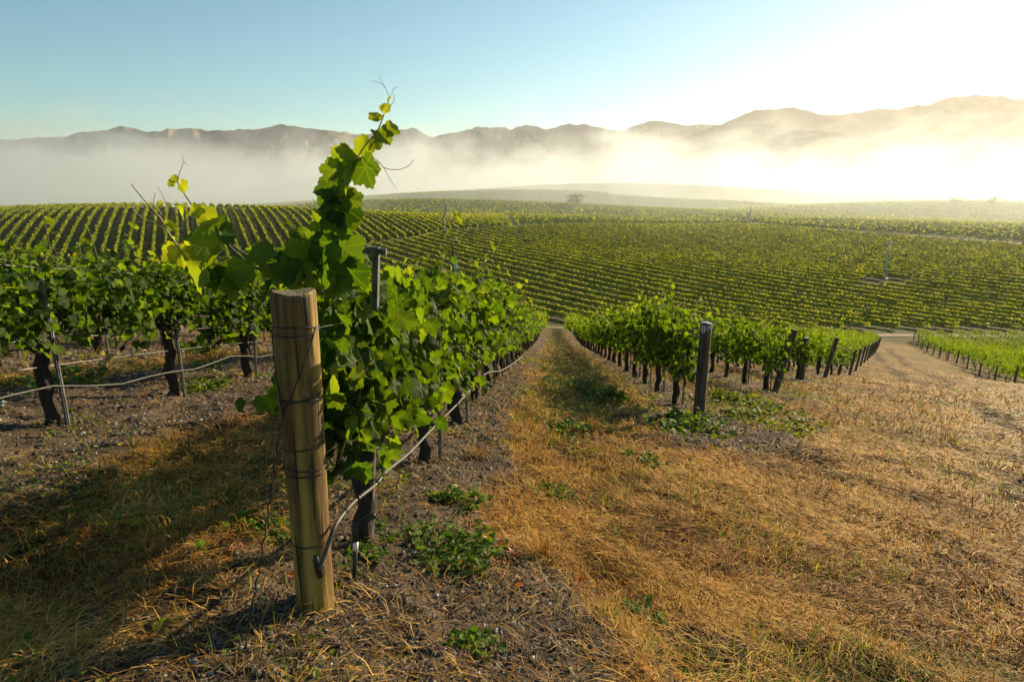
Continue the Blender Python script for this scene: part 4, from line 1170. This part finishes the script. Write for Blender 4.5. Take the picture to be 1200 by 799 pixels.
# tiny broad leaved sprigs in the lanes and along the soil edges
x, y, r = scatter(60000, 1.7, 22)
soil, inrow = zone(x, y); gn = fbm(x * 1.3 + 2, y * 1.3, 4, 91)
k = rng.random(len(x)) < sstep(.56, .68, gn) * (.12 + .88 * inrow) * .8; x, y, r = x[k], y[k], r[k]; n = len(x)
P = np.stack([x, y, groundz(x, y) + rng.uniform(.004, .06, n)], -1); T = np.stack([rng.normal(0, 1, n), rng.normal(0, 1, n), rng.uniform(-.2, .7, n)], -1); Nn = np.stack([rng.normal(0, .5, n), rng.normal(0, .5, n), np.ones(n)], -1)
V, F, uv = leaves_arrays(2, P, T, Nn, rng.uniform(.007, .020, n) * np.clip(r / 4, 1, 2.5))
tag(add('ground_weeds', mesh_np('ground_weeds', V, F, [M_WEED], False, np.repeat(np.stack([rng.random(n), rng.random(n) ** 3, np.zeros(n)], -1), len(TPL[2][0]), axis=0), uv)), 'tiny green weed sprigs spread over the lanes and soil edges', 'weeds', kind='stuff')

# fallen red and brown leaves on the soil
x, y, r = scatter(1300, 2.6, 16, -30, 30)
soil, _ = zone(x, y); k = (soil > .5) & (fbm(x * 1.4, y * 1.4, 2, 5) > .52); x, y, r = x[k], y[k], r[k]; n = len(x)
P = np.stack([x, y, groundz(x, y) + .015], -1); T = np.stack([rng.normal(0, 1, n), rng.normal(0, 1, n), rng.normal(0, .2, n)], -1); Nn = np.stack([rng.normal(0, .4, n), rng.normal(0, .4, n), np.ones(n)], -1)
V, F, uv = leaves_arrays(1, P, T, Nn, rng.uniform(.014, .034, n))
tag(add('fallen_leaves', mesh_np('fallen_leaves', V, F, [M_DEADLEAF], False, np.repeat(np.stack([rng.random(n), np.zeros(n), np.zeros(n)], -1), len(TPL[1][0]), axis=0), uv)), 'red and brown fallen vine leaves scattered on the soil', 'fallen leaves', kind='stuff')

WEG = 'green weeds growing on the ground'
def weed(px, py, rad, hgt, nl, lab, young=0.0, lsz=(.012, .03), name='weed', m=None):
    b = onground(px, py); b[2] = float(groundz(np.array([b[0]]), np.array([b[1]]))[0])
    o = empty(name, tuple(b)); tag(o, lab, 'weed', WEG)
    st = MB(); P, T, Nn, Sz, A = [], [], [], [], []
    ns = max(6, nl // 14)
    for s_ in range(ns):
        a = random.uniform(0, 6.28); rr_ = rad * math.sqrt(random.random()); tip = np.array([math.cos(a) * rr_, math.sin(a) * rr_, hgt * random.uniform(.35, 1) * (1 - .5 * rr_ / rad)])
        root_ = np.array([math.cos(a) * rr_ * .55, math.sin(a) * rr_ * .55, -.01]); pass
        for j in range(nl // ns):
            f = random.uniform(.25, 1); p = root_ + (tip - root_) * f + np.random.default_rng(nl * 31 + s_ * 7 + j).normal(0, .012 + .1 * rad, 3) * [1, 1, .35]
            p[2] = max(p[2], .006)
            P.append(p); aa = random.uniform(0, 6.28); T.append((math.cos(aa), math.sin(aa), random.uniform(-.2, .6))); Nn.append((random.gauss(0, .45), random.gauss(0, .45), 1)); Sz.append(random.uniform(*lsz)); A.append((random.random(), young * random.random(), 0))
    V, F, uv = leaves_arrays(1, np.array(P), np.array(T), np.array(Nn), Sz)
    add('leaves', mesh_np('leaves', V, F, [m or M_WEED], False, np.repeat(np.array(A), len(TPL[1][0]), axis=0), uv), o)
for a in ((540, 668, .22, .16, 420, 'leafy green weed patch between the drip riser and the straw'), (535, 600, .18, .10, 200, 'low green weed sprigs uphill of the leafy weed patch'), (470, 640, .22, .07, 200, 'sparse green weeds on soil right of the steel line post'),
          (545, 770, .12, .08, 120, 'small green weed at the bottom edge by the gravel'), (300, 636, .20, .06, 240, 'bright green low weed left of the thick post base'), (420, 668, .16, .05, 110, 'tiny green weeds around the black drip riser'),
          (868, 478, .75, .26, 900, 'bushy green weed mass right of the pale topped post', .3, (.03, .07)), (900, 504, .65, .12, 600, 'flat green weed mat in front of the bushy weed mass', .5, (.03, .06)), (806, 510, .55, .12, 420, 'dark green weed mat at the foot of the pale topped post', .0, (.03, .06)),
          (664, 458, .5, .2, 420, 'green weed patch in the middle lane, uphill of the shaded weeds', .1, (.02, .045)), (648, 585, .22, .10, 220, 'small green weeds in straw where the middle lane opens', .2, (.014, .03)), (706, 470, .35, .22, 320, 'green weeds at the shady edge of the middle lane', 0, (.025, .05)), (745, 545, .22, .12, 180, 'small weed tuft on the open straw below the middle lane', .2, (.02, .035)), (228, 418, .4, .28, 300, 'green weeds under the vines of the left back row', 0, (.03, .06)),
          (60, 455, .5, .12, 380, 'sunlit green weeds beside the leftmost trunk', .4, (.025, .05)), (235, 460, .3, .14, 220, 'green weeds behind the second trunk on the left', .1, (.025, .05)), (740, 720, .14, .10, 150, 'scattered green sprigs in the front straw', .2), (660, 510, .3, .14, 260, 'shaded green weeds in the lane centre', .0, (.02, .045))):
    weed(*a)

def tuft(px, py, n, h, lab, green):
    b = onground(px, py); b[2] = float(groundz(np.array([b[0]]), np.array([b[1]]))[0])
    yaw = rng.uniform(0, 6.28, n); rr_ = rng.uniform(0, h * .35, n)
    P = np.stack([np.cos(yaw) * rr_, np.sin(yaw) * rr_, np.full(n, -.01)], -1)
    A = np.stack([rng.random(n), np.where(rng.random(n) < green, 1., 0.) * rng.uniform(.5, 1, n), np.zeros(n)], -1)
    o = strands(P, yaw + rng.normal(0, .5, n), rng.uniform(.75, 1.5, n), rng.uniform(.5, 1, n) * h, np.full(n, .004) * max(1, b[1] / 4), rng.uniform(.2, 1.3, n), A, 'grass_tuft', lab, M_STRAW, 'grass tuft')
    o.location = tuple(b); del o['kind']; o['group'] = 'grass tufts in the straw'
for a in ((262, 590, 90, .17, 'bright grass tuft left of the thick post, half sunlit', .5), (640, 660, 80, .26, 'tall pale grass tuft in the straw right of the leafy weed patch', .3), (690, 505, 80, .30, 'grass tuft at the lane mouth on the straw', .4), (1110, 520, 90, .35, 'pale green grass tuft beside the dark wheel rut', .6),
          (210, 625, 70, .20, 'dry grass tuft in the shadow edge on the left', .2), (560, 545, 70, .18, 'short grass tuft on the soil edge of the foremost row', .3), (800, 770, 70, .10, 'low green tuft at the bottom of the straw', .6), (1000, 640, 60, .12, 'small dry tuft in the open straw', .1)):
    tuft(*a)
# two fresh leaves that dropped by the post
for (px, py, s_, lab) in ((186, 752, .055, 'single fresh green vine leaf standing on the front gravel'), (237, 664, .042, 'small fresh vine leaf lying on soil left of the thick post'), (100, 636, .06, 'curled brown vine leaf lying in the shaded straw')):
    b = onground(px, py); b[2] = float(groundz(np.array([b[0]]), np.array([b[1]]))[0]) + .01
    V, F, uv = leaves_arrays(0, np.zeros((1, 3)), np.array([[.5, .1, .5]]), np.array([[-.5, -.5, .7]]), [s_])
    o = add('vine_leaf', mesh_np('vine_leaf', V, F, [M_DEADLEAF], True, np.tile([.8, 0. if 'brown' in lab else 1.0, 0], (len(V), 1)), uv), None, tuple(b))
    tag(o, lab, 'leaf', 'single leaves on the ground')

# ------------------------------------------------------------------ fog bank and air
def fog():
    m = bpy.data.materials.new('valley fog'); m.use_nodes = True; nt = m.node_tree; nt.nodes.clear()
    out = nt.nodes.new('ShaderNodeOutputMaterial'); pv = nt.nodes.new('ShaderNodeVolumePrincipled')
    pv.inputs['Color'].default_value = (.74, .80, .84, 1); pv.inputs['Anisotropy'].default_value = .42
    g = N(nt, 'ShaderNodeNewGeometry')
    mp = N(nt, 'ShaderNodeMapping'); mp.inputs['Scale'].default_value = (.0060, .0024, .010); nt.links.new(g.outputs['Position'], mp.inputs[0])
    n = noise(nt, 1.0, 6, mp.outputs[0], .62)
    sx = N(nt, 'ShaderNodeSeparateXYZ'); nt.links.new(g.outputs['Position'], sx.inputs[0])
    # thins out with height, ragged by the noise
    rr = N(nt, 'ShaderNodeVectorMath', operation='LENGTH'); nt.links.new(g.outputs['Position'], rr.inputs[0])
    span = math_(nt, 'ADD', math_(nt, 'MULTIPLY', rr.outputs['Value'], .062), 0.0)      # the bank thickens up the valley
    top = math_(nt, 'SUBTRACT', math_(nt, 'MULTIPLY', span, math_(nt, 'ADD', math_(nt, 'MULTIPLY', n, 5.0), -1.25)), 13.0)
    f = math_(nt, 'DIVIDE', math_(nt, 'SUBTRACT', top, sx.outputs[2]), math_(nt, 'MULTIPLY', span, 1.15))
    f = math_(nt, 'MINIMUM', math_(nt, 'MAXIMUM', f, 0.0), 1.0)
    d = math_(nt, 'MULTIPLY', math_(nt, 'POWER', f, 2.0), .0021)
    mr = N(nt, 'ShaderNodeMapRange', interpolation_type='SMOOTHSTEP'); nt.links.new(rr.outputs['Value'], mr.inputs[0])
    mr.inputs[1].default_value = 330; mr.inputs[2].default_value = 1250; mr.inputs[3].default_value = .02; mr.inputs[4].default_value = 1.0
    d = math_(nt, 'MULTIPLY', d, mr.outputs[0])
    # a thin ground mist drifting ahead of the bank over the valley vines
    w1 = N(nt, 'ShaderNodeMapRange', interpolation_type='SMOOTHSTEP'); nt.links.new(rr.outputs['Value'], w1.inputs[0]); w1.inputs[1].default_value = 130; w1.inputs[2].default_value = 330
    w2 = N(nt, 'ShaderNodeMapRange', interpolation_type='SMOOTHSTEP'); nt.links.new(rr.outputs['Value'], w2.inputs[0]); w2.inputs[1].default_value = 650; w2.inputs[2].default_value = 1100; w2.inputs[3].default_value = 1; w2.inputs[4].default_value = 0
    mist = math_(nt, 'MULTIPLY', math_(nt, 'MULTIPLY', w1.outputs[0], w2.outputs[0]), math_(nt, 'MULTIPLY', math_(nt, 'POWER', f, .8), .0014))
    d = math_(nt, 'ADD', d, mist)
    nt.links.new(d, pv.inputs['Density']); nt.links.new(pv.outputs[0], out.inputs['Volume'])
    az = np.radians(np.linspace(-56, 58, 24)); V = []
    for a in az:
        for r_, z_ in ((150, -60), (2450, -60), (2450, 300), (150, 60)):
            V.append((r_ * math.sin(a), r_ * math.cos(a), z_))
    F = []
    for i in range(len(az) - 1):
        for k in range(4): F.append((i * 4 + k, (i + 1) * 4 + k, (i + 1) * 4 + (k + 1) % 4, i * 4 + (k + 1) % 4))
    F += [(0, 1, 2, 3), tuple(len(V) - 4 + q for q in (3, 2, 1, 0))]
    me = mesh_np('fog_bank', V, np.array(F), [m])
    bm = bmesh.new(); bm.from_mesh(me); bmesh.ops.recalc_face_normals(bm, faces=bm.faces); bm.to_mesh(me); bm.free()
    tag(add('fog_bank', me), 'bank of pale morning fog lying along the valley', 'fog', kind='stuff')
fog()
def haze():
    m = bpy.data.materials.new('morning haze'); m.use_nodes = True; nt = m.node_tree; nt.nodes.clear()
    out = nt.nodes.new('ShaderNodeOutputMaterial'); pv = nt.nodes.new('ShaderNodeVolumePrincipled')
    pv.inputs['Color'].default_value = (.95, .95, .95, 1); pv.inputs['Anisotropy'].default_value = .55
    pv.inputs['Density'].default_value = .00006
    nt.links.new(pv.outputs[0], out.inputs['Volume'])
    mb = MB(); mb.box((0, 1000, 260), (8200, 8200, 320))
    tag(add('haze', mb.mesh('haze', [m], False)), 'thin golden morning haze filling the valley air', 'haze', kind='stuff')
haze()
